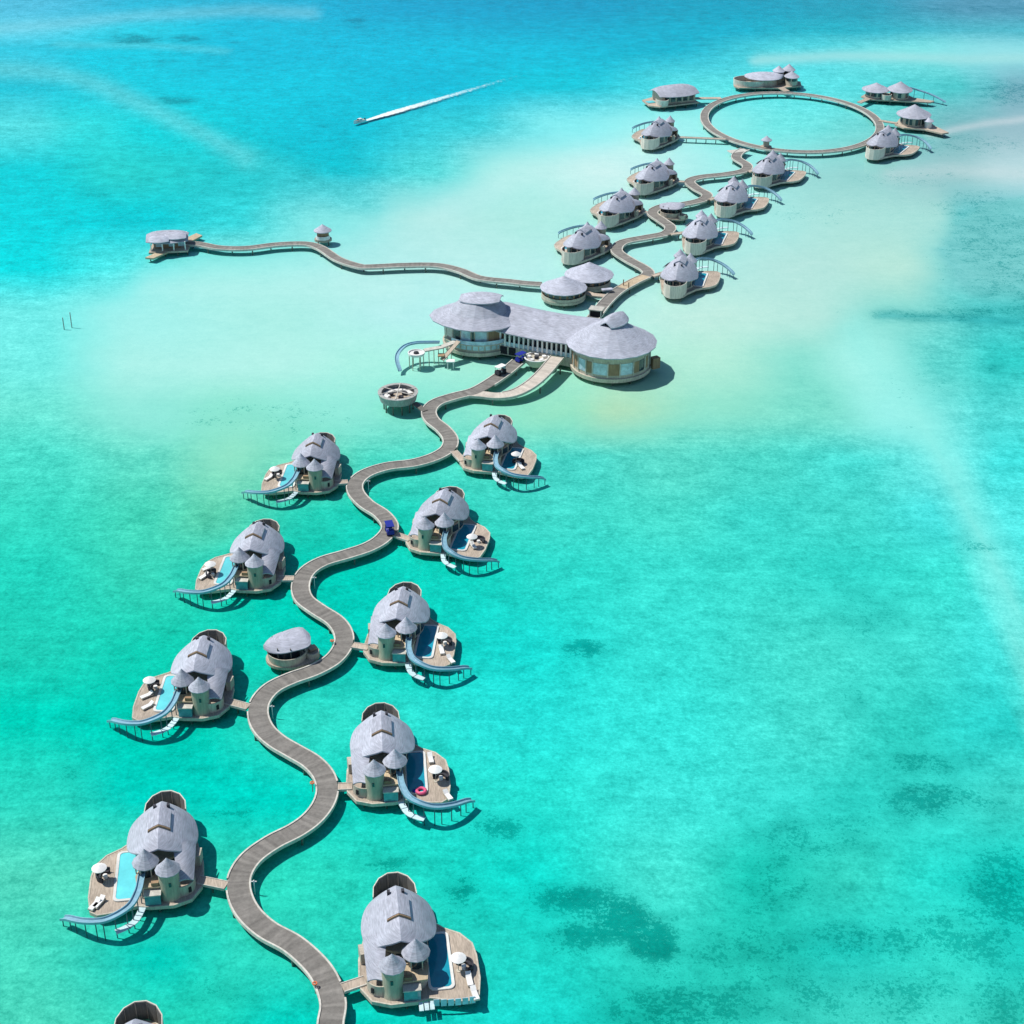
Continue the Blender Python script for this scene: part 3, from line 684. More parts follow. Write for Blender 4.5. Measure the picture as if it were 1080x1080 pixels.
boardwalk(fk,2.75,[(fl2[0],fl2[1],4.4,-1),(fk[0][0],fk[0][1],1.2,0)],dz=-.012,m='ramp')
boardwalk(path_of(north_px),2.7,JOINS)
boardwalk(path_of(west_px),2.3)
boardwalk([(RC[0]+27*cos(2*pi*k/72),RC[1]+34*sin(2*pi*k/72),1.0) for k in range(73)],2.3,JOINS,closed=True)
# fresh planks laid over one stretch of the northern boardwalk
fp = path_of([(656,303.6),(664,299.3),(673,294.6),(681,290.6)],1.02)
tag(MB().sweep(spline(fp,.6),[(-1.25,0),(-1.25,-.012),(1.25,-.012),(1.25,0)]).build('walkway',M['newwood']),kind='structure')
# widened landing where the northern boardwalk meets the ring
lp = ground(778,159,1.0)
tag(MB().box((lp[0],lp[1],.9),(5.6,2.8,.21),.35).build('walkway',M['kerb']),kind='structure')

# ------------------------------------------------------------------ lamps, ladders at the bends
def lamp_post(px, py, label):
    x,y = ground(px,py,1.0)
    t = empty('marker_post',(x,y,0),0,label,'post','white marker posts on the boardwalk bends')
    MB().box((0,0,.5),(.12,.12,2.4)).build('post',M['white'],t); MB().box((0,0,1.5),(.7,.10,.12)).build('crossbar',M['white'],t)
for px,py,l in ((268,933,'white marker post inside the nearest left boardwalk bend'),(287,748,'white marker post inside the bend facing the three-seat villa'),(331.5,612,'white marker post inside the bend below the blue buggy'),(388.5,510,'white marker post inside the topmost left bend')):
    lamp_post(px,py,l)
def ring_buoy(px, py, label):
    x,y = ground(px,py,1.0)
    t = empty('life_ring_post',(x,y,0),0,label,'life ring','life ring posts on the boardwalk')
    MB().box((0,0,.8),(.12,.12,1.6)).build('post',M['fascia'],t)
    MB().lathe([(.16,1.5),(.30,1.5),(.30,1.64),(.16,1.64)],14,close=True).build('life_ring',M['orange'],t)
for px,py,l in ((332.3,1041,'life ring post on the left kerb across from the slideless villa'),(329.5,829,'life ring post on the left kerb across from the pink float villa'),(350.5,679,'life ring post on the kerb beside the large lens-roofed hut')):
    ring_buoy(px,py,l)
for px,py,h,l in ((67.4,345,2.2,'shorter of two bare posts alone in the shallows at far left'),(75.5,343,3.0,'taller of two bare posts alone in the shallows at far left')):
    x,y = ground(px,py); t = MB().lathe([(0,-1.5),(.12,-1.5),(.11,h),(.05,h+.1),(0,h+.1)],8).build('mooring_post',M['greywood']); t.location = (x,y,0)
    tag(t,l,'post','bare posts in the shallows')
for px,py,l in ((657.5,301,'left gate post on the fresh-planked boardwalk'),(663,304,'right gate post on the fresh-planked boardwalk')):
    x,y = ground(px,py,1.0); t = MB().box((0,0,1.7),(.22,.22,1.5)).build('gate_post',M['panel']); t.location = (x,y,0); tag(t,l,'post','gate posts on the boardwalk')

# ------------------------------------------------------------------ buggies
def buggy(px, py, rz, roof, body, label):
    x,y = ground(px,py,1.0)
    t = empty('golf_buggy',(x,y,1.0),rz,label,'buggy','electric buggies on the boardwalk')
    b = MB(); b.prism([(-.62,-1.2),(.62,-1.2),(.6,1.1),(.4,1.3),(-.4,1.3),(-.6,1.1)],.28,.62); b.box((0,-.75,.8),(1.2,.8,.4)); b.box((0,1.0,.78),(1.1,.35,.35))
    b.build('body',M[body],t)
    MB().box((0,-.1,1.85),(1.35,2.3,.1)).build('roof',M[roof],t)
    for sx in (-.55,.55):
        for sy in (-1.05,.85): MB().tube([(sx,sy,.6),(sx,sy*.95,1.8)],.035,6).build('pillar',M['tyre'],t)
    MB().box((0,-.35,.78),(1.1,.5,.25)).build('seat',M['cloth' if body != 'white' else 'dark'],t)
    MB().box((0,.95,1.35),(1.1,.04,.75)).build('windscreen',M['paleglass'],t)
    for sx in (-.55,.55):
        for sy in (-.8,.85):
            w = MB().lathe([(0,-.09),(.28,-.09),(.28,.09),(0,.09)],14).build('wheel',M['tyre'],t,smooth=.6); w.rotation_euler = (0,pi/2,0); w.location = (sx,sy,.28)
buggy(411,562,.25,'blue','blue','blue-roofed buggy at a boardwalk bend beside the second-row villa')
buggy(549.5,381,-.75,'blue','blue','dark blue buggy parked against the gallery of the great hall')
buggy(528,394.5,-.75,'white','dark','white-roofed dark buggy on the straight boardwalk up to the hall')

# ------------------------------------------------------------------ deck furniture on the near villas
def parasol(x, y, label, r=.95):
    t = empty('parasol',(x,y,.9),0,label,'parasol','white parasols on the villa decks')
    MB().lathe([(r-.02,1.98),(r,2.05),(r*.5,2.38),(.04,2.55)],12).build('canopy',M['cloth'],t,smooth=.6)
    MB().lathe([(0,0),(.3,0),(.3,.08),(.04,.1),(.04,2.5),(0,2.5)],8).build('pole',M['fascia'],t)
def lounger(x, y, rz, label, group='white sun loungers on the villa decks', m='cloth'):
    t = empty('sun_lounger',(x,y,.9),rz,label,'sun lounger',group)
    MB().box((0,0,.22),(.7,1.9,.12)).build('frame',M['fascia'],t); MB().box((0,-.25,.34),(.66,1.3,.12)).build('cushion',M[m],t)
    g = [[(x_,.4,.40),(x_,.95,.75)] for x_ in (-.33,.33)]
    MB().shell(g,.12).build('backrest',M[m],t)
    for sx in (-.28,.28):
        for sy in (-.8,.8): MB().box((sx,sy,.09),(.07,.07,.16)).build('leg',M['fascia'],t)
def sofa(x, y, rz, label, m='dark'):
    t = empty('curved_sofa',(x,y,.9),rz,label,'sofa','curved dark sofas on the villa decks')
    MB().lathe([(.65,0),(1.1,0),(1.1,.4),(.65,.4)],16,a0=.2,a1=3.6,close=True).build('base',M[m],t)
    MB().lathe([(1.0,.41),(1.15,.41),(1.15,.8),(1.0,.8)],16,a0=.2,a1=3.6,close=True).build('backrest',M[m],t)
    MB().lathe([(0,0),(.3,0),(.3,.45),(0,.45)],12).build('table',M['cloth'],t)
def at(off, s, x, y, z): return ground(off[0]+x/s,off[1]+y/s,z)
FURN = [
 ('slideless villa',(350,900),6,(800,655),[(835,715,-1.0)],[(905,890,.3),(870,800,.2)]),
 ('pale-pool villa nearest on the left',(60,820),5.4,(240,510),[(275,560,1.0)],[(215,725,-.4),(240,712,-.4)]),
 ('pink float villa',(350,720),6,(655,543),[(690,600,-.5)],[(735,715,.5),(625,480,.2)]),
 ('left villa nearest the lens-roofed hut',(100,640),5.4,(310,412),[(345,455,1.0)],[(295,505,-.9),(300,565,-.8)]),
 ('villa across from the lens-roofed hut',(370,600),7.2,(690,500),[(715,560,-.6)],[(760,690,.5),(690,620,.2)]),
 ('left villa just past the lens-roofed hut',(180,530),7.2,(300,462),[(320,545,1.0)],[(280,498,-.9),(250,560,-.6)]),
 ('farthest left villa on the near boardwalk',(250,440),7.2,(285,388),[(312,436,.8)],[(240,460,-.6)]),
 ('villa by the blue buggy bend',(420,420),7.2,(560,1045),[(610,1085,-.6)],[(570,1120,.4)]),
 ('villa in front of the forked boardwalk',(420,420),7.2,(895,418),[(912,490,-.6)],[(935,520,.4)]),
]
for who,off,s,pa,so,lo in FURN:
    x,y = at(off,s,pa[0],pa[1],3.1); parasol(x,y,'white round parasol on the deck of the '+who)
    for a,b,r in so: x,y = at(off,s,a,b,1.2); sofa(x,y,r,'dark curved sofa beside the parasol at the '+who)
    w2 = ('sun lounger at the deck corner of the ','sun lounger near the pool of the ')
    for k,(a,b,r) in enumerate(lo): x,y = at(off,s,a,b,1.2); lounger(x,y,r,('white '+w2[k]+who).replace('of the left','by the left'))
x,y = at((350,720),6,565,688,1.1)
fl = empty('pool_float',(x,y,1.04),.3,'pink inflatable float with blue side in the dark pool','pool float')
MB().lathe([(.35+.22*1+.22*cos(2*pi*k/10),.18+.22*sin(2*pi*k/10)) for k in range(10)],18,close=True).build('ring',M['pink'],fl,smooth=1)
MB().lathe([(0,.1),(.36,.1),(.3,.22),(0,.24)],14,(-.8,.3)).build('cushion',M['blue'],fl,smooth=1)

# ------------------------------------------------------------------ speedboat and its wake
b0 = Vector((*ground(379,129),0)); b1 = Vector((*ground(550,79),0)); dv = (b1-b0).normalized()
bo = empty('speedboat',(b0.x,b0.y,0),atan2(-dv.y,-dv.x),'small white speedboat running left across deep water, wake behind','boat'); bo.scale = (.75,.75,.75)
g = []
for i in range(9):
    s = i/8; wv = 1.0*(1-s**3)+.03
    g.append([(-3.2+6.4*s,-wv,.9+.35*s*s),(-3.2+6.4*s,-wv*.8,-.1),(-3.2+6.4*s,0,-.35+.5*s**3),(-3.2+6.4*s,wv*.8,-.1),(-3.2+6.4*s,wv,.9+.35*s*s)])
MB().shell(g,.06).build('hull',M['white'],bo,smooth=.7)
MB().prism([(-3,-.85),(1.2,-.85),(2.4,-.3),(2.4,.3),(1.2,.85),(-3,.85)],.55,.7).build('deck',M['sand_cloth'],bo)
MB().box((-.3,0,1.15),(1.8,1.3,.8)).build('cabin',M['white'],bo); MB().box((.62,0,1.3),(.1,1.2,.5)).build('windscreen',M['glass'],bo)
MB().box((-3.3,0,.7),(.4,.5,.9)).build('outboard_motor',M['dark'],bo)
fm = bpy.data.materials.new('foam'); fm.use_nodes = True; nt = fm.node_tree; N = nt.nodes; L = nt.links
bs = N['Principled BSDF']; bs.inputs['Base Color'].default_value = (.75,.82,.82,1); bs.inputs['Roughness'].default_value = .9
a_ = N.new('ShaderNodeAttribute'); a_.attribute_name = 'cover'; tc = N.new('ShaderNodeTexCoord'); nz = N.new('ShaderNodeTexNoise'); nz.inputs['Scale'].default_value = .9; nz.inputs['Detail'].default_value = 5
L.new(tc.outputs['Object'],nz.inputs['Vector']); ad = N.new('ShaderNodeMath'); ad.operation = 'ADD'; L.new(a_.outputs['Fac'],ad.inputs[0]); L.new(nz.outputs['Fac'],ad.inputs[1])
mr = N.new('ShaderNodeMapRange'); mr.inputs['From Min'].default_value = .75; mr.inputs['From Max'].default_value = 1.25; L.new(ad.outputs[0],mr.inputs['Value']); L.new(mr.outputs[0],bs.inputs['Alpha'])
mb = MB(); cov = []; nn = Vector((-dv.y,dv.x,0)); LW = (b1-b0).length; K = 80
for i in range(K+1):
    s = i/K; p = b0+dv*(2.5+s*(LW-2.5)); w = .8+1.6*min(1,s*6)-.6*s
    for j in range(9):
        q = -1+2*j/8; mb.v.append(tuple(p+nn*w*q+Vector((0,0,.03)))); cov.append((1.0-.85*s**.8)*(1-abs(q)**3)+(0 if s < 1 else -1))
mb.f = [(i*9+j,i*9+j+1,(i+1)*9+j+1,(i+1)*9+j) for i in range(K) for j in range(8)]; mb.a['cover'] = cov
tag(mb.build('wake',fm,None),'long white foam wake trailing right behind the speedboat','wake',kind='stuff')

# ------------------------------------------------------------------ the lagoon: colour follows depth and bottom
ROWS = [
 (-30,[(0,(70,170,195)),(300,(20,165,195)),(540,(0,150,185)),(800,(20,150,180)),(1080,(90,150,175))]),
 (10,[(20,(110,195,212)),(150,(70,190,208)),(300,(25,180,206)),(450,(0,168,198)),(600,(0,155,188)),(750,(10,165,186)),(900,(35,165,182)),(1040,(85,160,180))]),
 (30,[(20,(130,212,222)),(150,(95,205,215)),(260,(20,190,210)),(400,(0,182,206)),(550,(0,168,196)),(750,(10,175,195)),(880,(35,180,192)),(1050,(80,185,195))]),
 (50,[(20,(75,200,214)),(120,(50,198,212)),(250,(0,186,208)),(400,(0,190,212)),(550,(0,184,206)),(700,(0,175,195)),(850,(80,212,214)),(960,(135,226,222)),(1060,(145,222,222))]),
 (90,[(20,(40,190,206)),(100,(30,195,212)),(300,(0,195,216)),(450,(0,188,206)),(600,(20,195,206)),(750,(90,225,221)),(850,(95,228,226)),(1000,(90,205,205)),(1030,(105,200,205)),(1075,(120,180,192))]),
 (130,[(20,(100,210,214)),(90,(65,205,212)),(180,(0,200,216)),(350,(0,190,206)),(500,(40,204,206)),(600,(120,232,226)),(700,(155,240,230)),(840,(110,232,225)),(950,(125,218,210)),(1010,(140,205,205)),(1070,(150,198,204))]),
 (180,[(30,(10,196,207)),(130,(45,198,202)),(250,(25,192,200)),(350,(10,195,202)),(450,(85,222,216)),(550,(170,241,231)),(640,(200,245,236)),(780,(160,238,228)),(900,(150,218,207)),(1000,(168,224,215)),(1070,(185,228,224))]),
 (230,[(40,(0,202,212)),(150,(0,196,204)),(250,(50,212,211)),(350,(135,232,222)),(450,(190,241,231)),(560,(192,245,236)),(760,(165,238,225)),(900,(170,230,215)),(985,(165,225,210)),(1020,(95,200,195)),(1070,(80,192,192))]),
 (280,[(40,(20,216,216)),(120,(80,226,221)),(250,(152,238,226)),(400,(182,240,229)),(500,(192,242,231)),(700,(170,238,224)),(850,(180,235,220)),(950,(175,230,211)),(1010,(110,208,200)),(1070,(100,202,196))]),
 (330,[(40,(110,232,220)),(150,(162,238,226)),(300,(182,240,229)),(420,(182,240,229)),(560,(170,240,222)),(750,(180,235,215)),(850,(172,232,215)),(940,(120,216,201)),(1050,(60,196,190))]),
 (380,[(40,(110,232,216)),(150,(170,238,222)),(300,(182,240,226)),(400,(165,238,216)),(540,(150,230,202)),(750,(150,230,206)),(850,(112,220,201)),(920,(140,235,221)),(1000,(65,207,196)),(1060,(40,201,190))]),
 (430,[(40,(110,228,205)),(150,(150,232,212)),(250,(140,228,201)),(350,(140,230,206)),(450,(112,220,191)),(600,(130,220,181)),(650,(150,216,176)),(750,(110,220,195)),(850,(90,216,196)),(950,(112,230,220)),(1050,(70,215,206))]),
 (480,[(40,(80,221,196)),(150,(110,222,196)),(250,(140,225,190)),(320,(110,218,185)),(400,(60,211,181)),(600,(42,206,186)),(700,(60,211,191)),(800,(60,211,191)),(900,(62,215,200)),(1000,(100,230,220)),(1060,(60,220,210))]),
 (540,[(40,(52,215,186)),(150,(60,215,181)),(220,(80,211,171)),(320,(30,203,172)),(400,(10,201,171)),(600,(20,205,186)),(700,(40,210,191)),(800,(60,215,196)),(900,(80,220,200)),(1000,(80,225,215)),(1060,(92,236,226))]),
 (600,[(40,(30,210,181)),(150,(50,210,176)),(300,(0,204,175)),(500,(0,205,181)),(600,(10,206,186)),(700,(40,215,196)),(800,(60,220,200)),(900,(60,216,196)),(1000,(70,225,206)),(1060,(92,236,225))]),
 (680,[(40,(20,206,176)),(150,(20,205,171)),(400,(0,200,176)),(550,(0,206,186)),(700,(40,215,196)),(850,(60,220,201)),(950,(60,220,201)),(1060,(60,220,206))]),
 (760,[(40,(0,206,176)),(200,(0,200,171)),(330,(40,214,186)),(550,(10,210,191)),(700,(40,220,201)),(850,(60,220,201)),(950,(42,206,186)),(1050,(40,206,191))]),
 (840,[(40,(40,210,181)),(150,(0,205,181)),(300,(0,205,181)),(550,(10,210,186)),(700,(40,215,196)),(800,(50,215,196)),(900,(40,202,182)),(1000,(50,206,186)),(1060,(60,210,190))]),
 (920,[(40,(80,215,181)),(280,(40,214,181)),(560,(0,205,181)),(700,(50,215,191)),(800,(22,198,172)),(900,(50,206,181)),(1000,(32,197,176)),(1060,(12,182,162))]),
 (1000,[(20,(70,215,182)),(150,(5,206,181)),(250,(40,205,176)),(560,(20,205,181)),(700,(40,206,181)),(800,(32,192,167)),(900,(30,196,176)),(1000,(50,210,186)),(1060,(30,187,167))]),
 (1080,[(30,(75,214,180)),(200,(35,210,177)),(300,(0,205,181)),(560,(20,205,186)),(680,(22,192,167)),(780,(40,201,176)),(900,(60,210,186)),(1000,(60,210,186)),(1060,(50,201,176))]),
]
CORR = [(0,0,0,0,(6,5,9)),(540,700,170,300,(26,12,16)),(560,210,150,60,(-24,-14,-18)),(110,25,150,35,(-42,0,6)),(1020,160,70,50,(-24,-28,-20)),(970,420,60,70,(32,10,10)),(60,210,120,80,(-6,6,2)),(640,40,150,40,(0,4,4)),(60,1000,120,120,(-6,-4,-2)),(1055,580,60,60,(0,-8,-8)),(400,300,200,80,(-12,-6,-6)),(840,280,140,60,(-6,-7,-4))]
CORR += [(580,810,110,65,(5,-0,-2)),(60,1000,110,65,(-0,-2,-3)),(270,340,110,65,(-13,-2,-10)),(560,220,110,65,(-12,-3,-9)),(120,30,110,65,(-24,3,-0)),(1050,290,110,65,(14,6,1)),(1000,170,110,65,(-13,-13,-10)),(40,220,110,65,(-19,4,-4)),(620,40,110,65,(-28,7,1)),(980,420,110,65,(4,-2,-8)),(1050,580,110,65,(-15,-2,-5)),(580,580,110,65,(16,2,-2)),(140,480,110,65,(-22,-6,-9)),(840,135,110,65,(0,-1,-6)),(1050,120,110,65,(8,4,-4)),(100,680,110,65,(17,-1,-2)),(760,640,110,65,(-2,-4,-7)),(300,80,110,65,(-25,4,-2)),(840,280,110,65,(-0,0,-4)),(200,655,110,65,(-26,1,1)),(660,515,110,65,(22,1,-6)),(880,555,110,65,(-17,-8,-7)),(880,715,110,65,(8,-5,-8)),(700,885,110,65,(13,4,4)),(180,560,110,65,(16,-3,-4)),(560,165,110,65,(25,9,10)),(800,415,110,65,(30,3,-3)),(1030,245,110,65,(-3,3,5)),(940,265,110,65,(-3,-3,-5)),(200,155,110,65,(9,9,-7)),(60,115,110,65,(-21,8,-0)),(960,70,110,65,(-19,4,0)),(1050,190,110,65,(11,11,6)),(460,620,110,65,(-17,-10,-15)),(1060,955,110,65,(8,32,31))]
def corr(x, y, rgb):
    d = [0,0,0]
    for cx,cy,rx,ry,k in CORR:
        w = 1 if rx == 0 else math.exp(-((x-cx)/rx)**2-((y-cy)/ry)**2)
        for i in range(3): d[i] += w*k[i]
    return [lin(min(250,max(0,c+q))) for c,q in zip(rgb,d)]
ROWL = [(y,[(x,corr(x,y,rgb)) for x,rgb in r]) for y,r in ROWS]
def rowc(r, x):
    if x <= r[0][0]: return r[0][1]
    for (x0,c0),(x1,c1) in zip(r,r[1:]):
        if x <= x1:
            t = (x-x0)/(x1-x0); t = t*t*(3-2*t)
            return [a+(b-a)*t for a,b in zip(c0,c1)]
    return r[-1][1]
STREAKS = [ # polyline, half width, colour, strength : sand tongues and current lines
 ([(-40,70),(20,72),(60,76),(110,90),(160,113),(210,137),(262,166)],10,(110,214,214),.5),
 ([(262,166),(330,190),(390,215)],14,(70,212,210),.4),
 ([(900,345),(935,395),(980,455),(1015,515),(1045,585),(1075,660),(1110,760)],17,(150,240,226),.55),
 ([(800,62),(880,57),(960,58),(1020,60),(1120,58)],6,(165,232,226),.7),
 ([(-40,32),(60,24),(130,16),(260,9),(330,12)],7,(130,212,222),.45),
 ([(60,45),(150,46),(240,52)],4,(90,212,220),.5),
 ([(940,182),(1000,176),(1060,180),(1120,186)],8,(205,228,224),.35),
 ([(980,140),(1040,128),(1110,120)],4,(200,222,222),.6),
 ([(470,215),(560,180),(640,172),(690,150)],16,(200,245,236),.35),
 ([(160,300),(300,300),(420,300)],22,(190,244,232),.45),
 ([(930,330),(1000,333),(1100,338)],5,(40,176,176),.6),
]
STREAKS = [(pl,w,[lin(c) for c in rgb],k) for pl,w,rgb,k in STREAKS]
REEF = [(1130,203),(1075,206),(1040,212),(1015,228),(998,248),(990,262),(996,285),(1010,305),(1040,318),(1130,322)]
REEFC = [lin(c) for c in (122,208,203)]
def seg_d(px, py, a, b):
    dx,dy = b[0]-a[0],b[1]-a[1]; t = max(0,min(1,((px-a[0])*dx+(py-a[1])*dy)/(dx*dx+dy*dy))); return hypot(px-a[0]-t*dx,(py-a[1]-t*dy))
def inside(px, py, poly):
    r = False; j = len(poly)-1
    for i in range(len(poly)):
        (xi,yi),(xj,yj) = poly[i],poly[j]
        if (yi > py) != (yj > py) and px < (xj-xi)*(py-yi)/(yj-yi)+xi: r = not r
        j = i
    return r
def features(c, px, py):
    for pl,w,col,k in STREAKS:
        ys_ = [q[1] for q in pl]
        if py < min(ys_)-3*w or py > max(ys_)+3*w: continue
        d = min(seg_d(px,py,a,b) for a,b in zip(pl,pl[1:])); f = k*math.exp(-(d/w)**2)
        if f > .01: c = [p+(q-p)*f for p,q in zip(c,col)]
    if px > 970 and 195 < py < 330:
        e = min(seg_d(px,py,a,b) for a,b in zip(REEF,REEF[1:])); f = .5+.5*(1 if inside(px,py,REEF) else -1)*min(1,e/2.5)
        f *= .85 if py < 290 else .85*max(0,(322-py)/32)
        c = [p+(q-p)*f for p,q in zip(c,REEFC)]
    return c
def lagoon_col(px, py):
    if py <= ROWL[0][0]: return rowc(ROWL[0][1],px)
    for (y0,r0),(y1,r1) in zip(ROWL,ROWL[1:]):
        if py <= y1:
            t = (py-y0)/(y1-y0); t = .5*t+.5*t*t*(3-2*t)
            a,b = rowc(r0,px),rowc(r1,px); return [p+(q-p)*t for p,q in zip(a,b)]
    return rowc(ROWL[-1][1],px)
WEED = [ # x, y, rx, ry, strength : sea-grass and coral patches on the bottom
 (600,946,42,14,1.0),(640,955,30,16,1.15),(665,972,28,18,1.25),(692,992,26,17,1.3),(606,985,30,14,1.0),(570,945,22,10,.5),(617,680,19,9,1.15),(481,938,15,13,1.2),(400,910,13,8,1.0),(522,870,26,12,1.0),
 (75,812,18,10,.5),(240,856,24,7,.7),(215,850,14,6,.5),(910,648,34,30,.5),(897,732,14,14,.6),(975,800,34,14,.7),(985,838,44,18,.8),(1030,845,34,12,.6),(850,880,60,24,.55),(820,930,40,26,.6),(920,985,60,18,.75),
 (1010,985,70,26,.7),(1060,940,40,50,.8),(790,1000,70,28,.6),(720,1060,80,24,.8),(830,1045,80,28,.6),(960,1050,70,30,.6),(1060,1050,40,40,.6),(1000,560,40,14,.35),(1030,575,22,5,.7),(880,860,90,30,.3),
 (145,40,23,4.5,.9),(197,39,18,4,.8),(170,63,9,2.5,.7),(185,104,18,3.5,.9),(97,200,18,6,.6),(342,131,9,3,.6),(375,20,12,3,.8),(380,27,9,2.5,.6),(510,66,16,3,.5),(60,47,60,5,.4),(240,10,40,4,.4),
 (1030,215,40,14,.5),(1050,250,42,34,.55),(1070,300,40,26,.5),(1010,275,28,20,.3),(1000,330,80,6,.55),(1040,325,60,6,.6),(1020,150,60,10,.45),(970,185,50,8,.35),(1060,95,34,12,.6),(1000,85,40,6,.35),(1030,8,60,5,.5),(900,12,50,5,.3),(660,25,40,5,.3),(740,45,40,5,.35),(480,80,70,8,.25),(590,90,40,5,.3),
 (860,225,40,8,.3),(955,445,12,4,.4),(1055,385,12,4,.6),(1050,460,18,4,.4),(270,437,70,12,.35),(330,450,60,10,.3),(150,175,60,14,.3),(210,200,50,12,.2),(1000,400,50,14,.3),(30,545,30,8,.2),(120,720,40,12,.25),
 (290,960,14,10,.5),(230,1040,30,14,.45),(180,1000,40,14,.35),(300,1010,24,14,.4)]
fx = [i*3.0-330 for i in range(221)]; fy = [108+i*2.5 for i in range(265)]
xs = [-9000,-3500,-1500,-800,-500]+fx+[500,800,1500,3500,9000]; ys = [-6000,-2000,-600,-150,0,60]+fy+[860,1000,1400,2500,5000,9000]
mb = MB(); cols = []; weed = []
WCAL = [(.86,.004),(1.36,.014),(1.31,.014)]     # measured light on the bed and sheen, per channel
for y in ys:
    for x in xs:
        mb.v.append((x,y,-.6))
        px,py = photo(x,y)
        if y < 108: py = 1080
        near = -330 <= x <= 330 and 108 <= y <= 768
        wx = noise.noise((x*.035,y*.035,1.7))*14+noise.noise((x*.11,y*.11,5.1))*6; wy = (noise.noise((x*.035,y*.035,9.3))*9+noise.noise((x*.11,y*.11,3.1))*4)*max(.25,min(1,py/500))
        c = features(lagoon_col(px+wx,py+wy),px+wx*.35,py+wy*.35); c = c[:]
        cols += [min(.97,max(0.0,(c[i]-WCAL[i][1])/WCAL[i][0])) for i in range(3)]+[1]
        s = 0
        if near:
            for ax,ay,rx_,ry_,k in WEED:
                dx = (px+wx*.5-ax)/rx_; dy = (py+wy*.5-ay)/ry_; d2 = dx*dx+dy*dy
                if d2 < 5: s = max(s,min(1.5,k*1.15)*math.exp(-d2*d2*.28))
        weed.append(s)
W = len(xs); mb.f = [(j*W+i,j*W+i+1,(j+1)*W+i+1,(j+1)*W+i) for j in range(len(ys)-1) for i in range(W-1)]
mb.a['weed'] = weed
wm = bpy.data.materials.new('seabed'); wm.use_nodes = True; nt = wm.node_tree; N = nt.nodes; L = nt.links
bs = N['Principled BSDF']; bs.inputs['Roughness'].default_value = .95; bs.inputs['Specular IOR Level'].default_value = 0
def nd(t,**k):
    n = N.new(t)
    for a,v in k.items(): n.inputs[a].default_value = v
    return n
def math_(op,a,b=None,clamp=False):
    n = N.new('ShaderNodeMath'); n.operation = op; n.use_clamp = clamp
    for i,v in enumerate((a,b)):
        if v is None: continue
        if isinstance(v,(int,float)): n.inputs[i].default_value = v
        else: L.new(v,n.inputs[i])
    return n.outputs[0]
tc = N.new('ShaderNodeTexCoord'); ob = tc.outputs['Object']
la = N.new('ShaderNodeAttribute'); la.attribute_name = 'lagoon'; wa = N.new('ShaderNodeAttribute'); wa.attribute_name = 'weed'
def nz(scale,detail=4,rough=.6,stretch=None):
    n = nd('ShaderNodeTexNoise',Scale=scale,Detail=detail,Roughness=rough); v = ob
    if stretch:
        m = N.new('ShaderNodeMapping'); m.inputs['Scale'].default_value = stretch; m.inputs['Rotation'].default_value = (0,0,.3); L.new(ob,m.inputs['Vector']); v = m.outputs[0]
    L.new(v,n.inputs['Vector']); return n.outputs['Fac']
grain = nz(.75,7,.82); blot = nz(.16,6,.68); strk = nz(.35,5,.7,(.35,1.6,1)); pat = nz(.22,9,.78); speck = nz(1.7,5,.8)
sep = N.new('ShaderNodeSeparateColor'); L.new(la.outputs['Color'],sep.inputs[0])
def ramp(v,a,b,c,d):
    n = N.new('ShaderNodeMapRange'); n.interpolation_type = 'SMOOTHSTEP'
    for k,x in zip(('From Min','From Max','To Min','To Max'),(a,b,c,d)): n.inputs[k].default_value = x
    L.new(v,n.inputs['Value']); return n.outputs[0]
calm = ramp(sep.outputs[0],.07,.33,1.0,.16)          # bare sandbanks lie smooth, weedy bottom is mottled
def mm(v,k): return math_('MULTIPLY',math_('SUBTRACT',v,.5),k)
mot = math_('ADD',math_('ADD',mm(grain,1.25),mm(blot,.7)),math_('ADD',mm(strk,.45),mm(speck,.9)))
val = math_('ADD',math_('MULTIPLY',mot,calm),1.0)
hs = N.new('ShaderNodeMix'); hs.data_type = 'RGBA'; hs.blend_type = 'MULTIPLY'; hs.inputs[0].default_value = 1
cmb = N.new('ShaderNodeCombineColor'); L.new(math_('POWER',val,2.0),cmb.inputs[0]); L.new(val,cmb.inputs[1]); L.new(val,cmb.inputs[2])
L.new(la.outputs['Color'],hs.inputs[6]); L.new(cmb.outputs[0],hs.inputs[7])
# ragged, speckled weed beds: clumps broken by fine noise, crisp at the edge
lev = math_('ADD',math_('ADD',math_('MULTIPLY',wa.outputs['Fac'],.72),mm(pat,1.7)),math_('ADD',mm(speck,2.6),mm(grain,2.4)))
wv = ramp(lev,.46,.70,0.0,1.0)
wk = math_('MULTIPLY',wv,math_('ADD',math_('MULTIPLY',wa.outputs['Fac'],.35),.58,True))
wk = math_('MULTIPLY',wk,math_('MULTIPLY',wa.outputs['Fac'],8.0,True))
mx = N.new('ShaderNodeMix'); mx.data_type = 'RGBA'; mx.blend_type = 'MULTIPLY'; L.new(wk,mx.inputs[0]); L.new(hs.outputs[2],mx.inputs[6]); mx.inputs[7].default_value = (.08,.50,.50,1)
L.new(mx.outputs[2],bs.inputs['Base Color'])
bed = mb.build('seabed',wm,None,recalc=False); tag(bed,kind='structure')
ca = bed.data.color_attributes.new('lagoon','FLOAT_COLOR','POINT'); ca.data.foreach_set('color',cols)
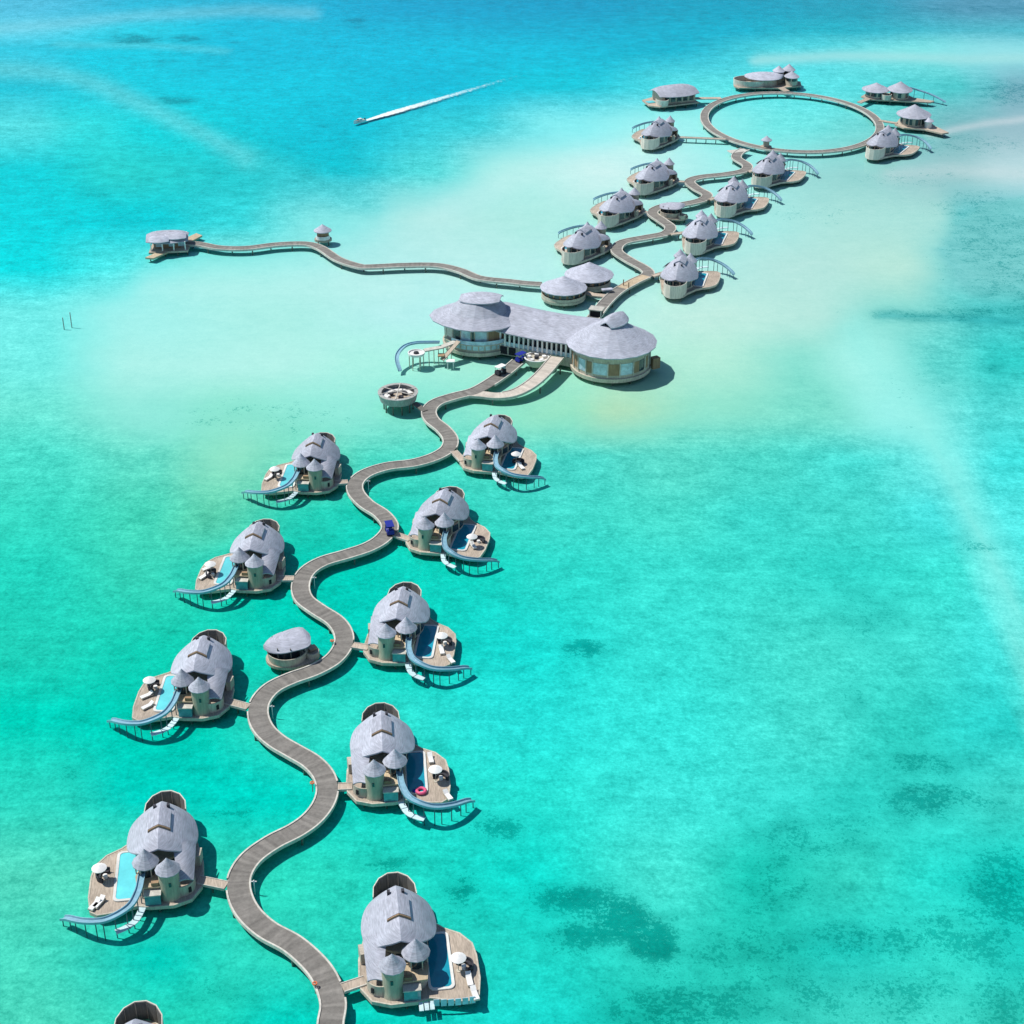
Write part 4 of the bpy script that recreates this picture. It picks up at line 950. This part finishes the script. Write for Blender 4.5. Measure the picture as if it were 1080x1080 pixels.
# clear water sheet above the bed
wt = bpy.data.materials.new('clear_water'); wt.use_nodes = True; nt = wt.node_tree; N = nt.nodes; L = nt.links
N.remove(N['Principled BSDF']); out = N['Material Output']
tc = N.new('ShaderNodeTexCoord'); ob = tc.outputs['Object']
tr = N.new('ShaderNodeBsdfTransparent'); tr.inputs[0].default_value = (.80,.98,.97,1)
gl = N.new('ShaderNodeBsdfGlossy'); gl.inputs['Roughness'].default_value = .09; fr = N.new('ShaderNodeFresnel'); fr.inputs['IOR'].default_value = 1.22
rip = nz(1.1,3,.55,(.6,1.3,1)); rip2 = nz(.22,3,.5); hh = math_('ADD',rip,math_('MULTIPLY',rip2,2.0))
bp = nd('ShaderNodeBump',Strength=.2,Distance=.12); L.new(hh,bp.inputs['Height']); L.new(bp.outputs[0],gl.inputs['Normal']); L.new(bp.outputs[0],fr.inputs['Normal'])
ms = N.new('ShaderNodeMixShader'); L.new(math_('MULTIPLY',fr.outputs[0],.45),ms.inputs[0]); L.new(tr.outputs[0],ms.inputs[1]); L.new(gl.outputs[0],ms.inputs[2]); L.new(ms.outputs[0],out.inputs['Surface'])
wb = MB(); gx = [-9000,-2000,-500,-200,0,200,500,2000,9000]; gy = [-6000,-500,0,200,400,600,1000,3000,9000]
wb.v = [(x,y,0) for y in gy for x in gx]; wb.f = [(j*9+i,j*9+i+1,(j+1)*9+i+1,(j+1)*9+i) for j in range(8) for i in range(8)]
water = wb.build('water',wt,None,recalc=False); tag(water,kind='structure')

# ------------------------------------------------------------------ light
sd = Vector((-.58,.15,1)).normalized(); elev = math.asin(sd.z); az = atan2(sd.x,sd.y)
w = bpy.data.worlds.new('World'); S.world = w; w.use_nodes = True; nt = w.node_tree
sky = nt.nodes.new('ShaderNodeTexSky'); sky.sky_type = 'NISHITA'; sky.sun_disc = False; sky.dust_density = .3; sky.ozone_density = 3.0; sky.sun_elevation = elev; sky.sun_rotation = az
nt.links.new(sky.outputs[0],nt.nodes['Background'].inputs[0]); nt.nodes['Background'].inputs[1].default_value = .10
sl = bpy.data.lights.new('sun','SUN'); sl.energy = 4.65; sl.angle = radians(.53); sl.color = (1,.96,.90)
so = bpy.data.objects.new('sun',sl); COL.objects.link(so); so.location = sd*300; so.rotation_euler = (-sd).to_track_quat('-Z','Y').to_euler()
cd = bpy.data.cameras.new('camera'); cd.lens = 36*FOC/1080; cd.sensor_width = 36; cd.clip_start = 1; cd.clip_end = 30000
co = bpy.data.objects.new('camera',cd); COL.objects.link(co); co.location = (0,0,CAM_H); co.rotation_euler = (pi/2-PITCH,0,0); S.camera = co
vs_ = S.view_settings; vs_.view_transform = 'Standard'; vs_.look = 'None'; vs_.exposure = 0; vs_.gamma = 1
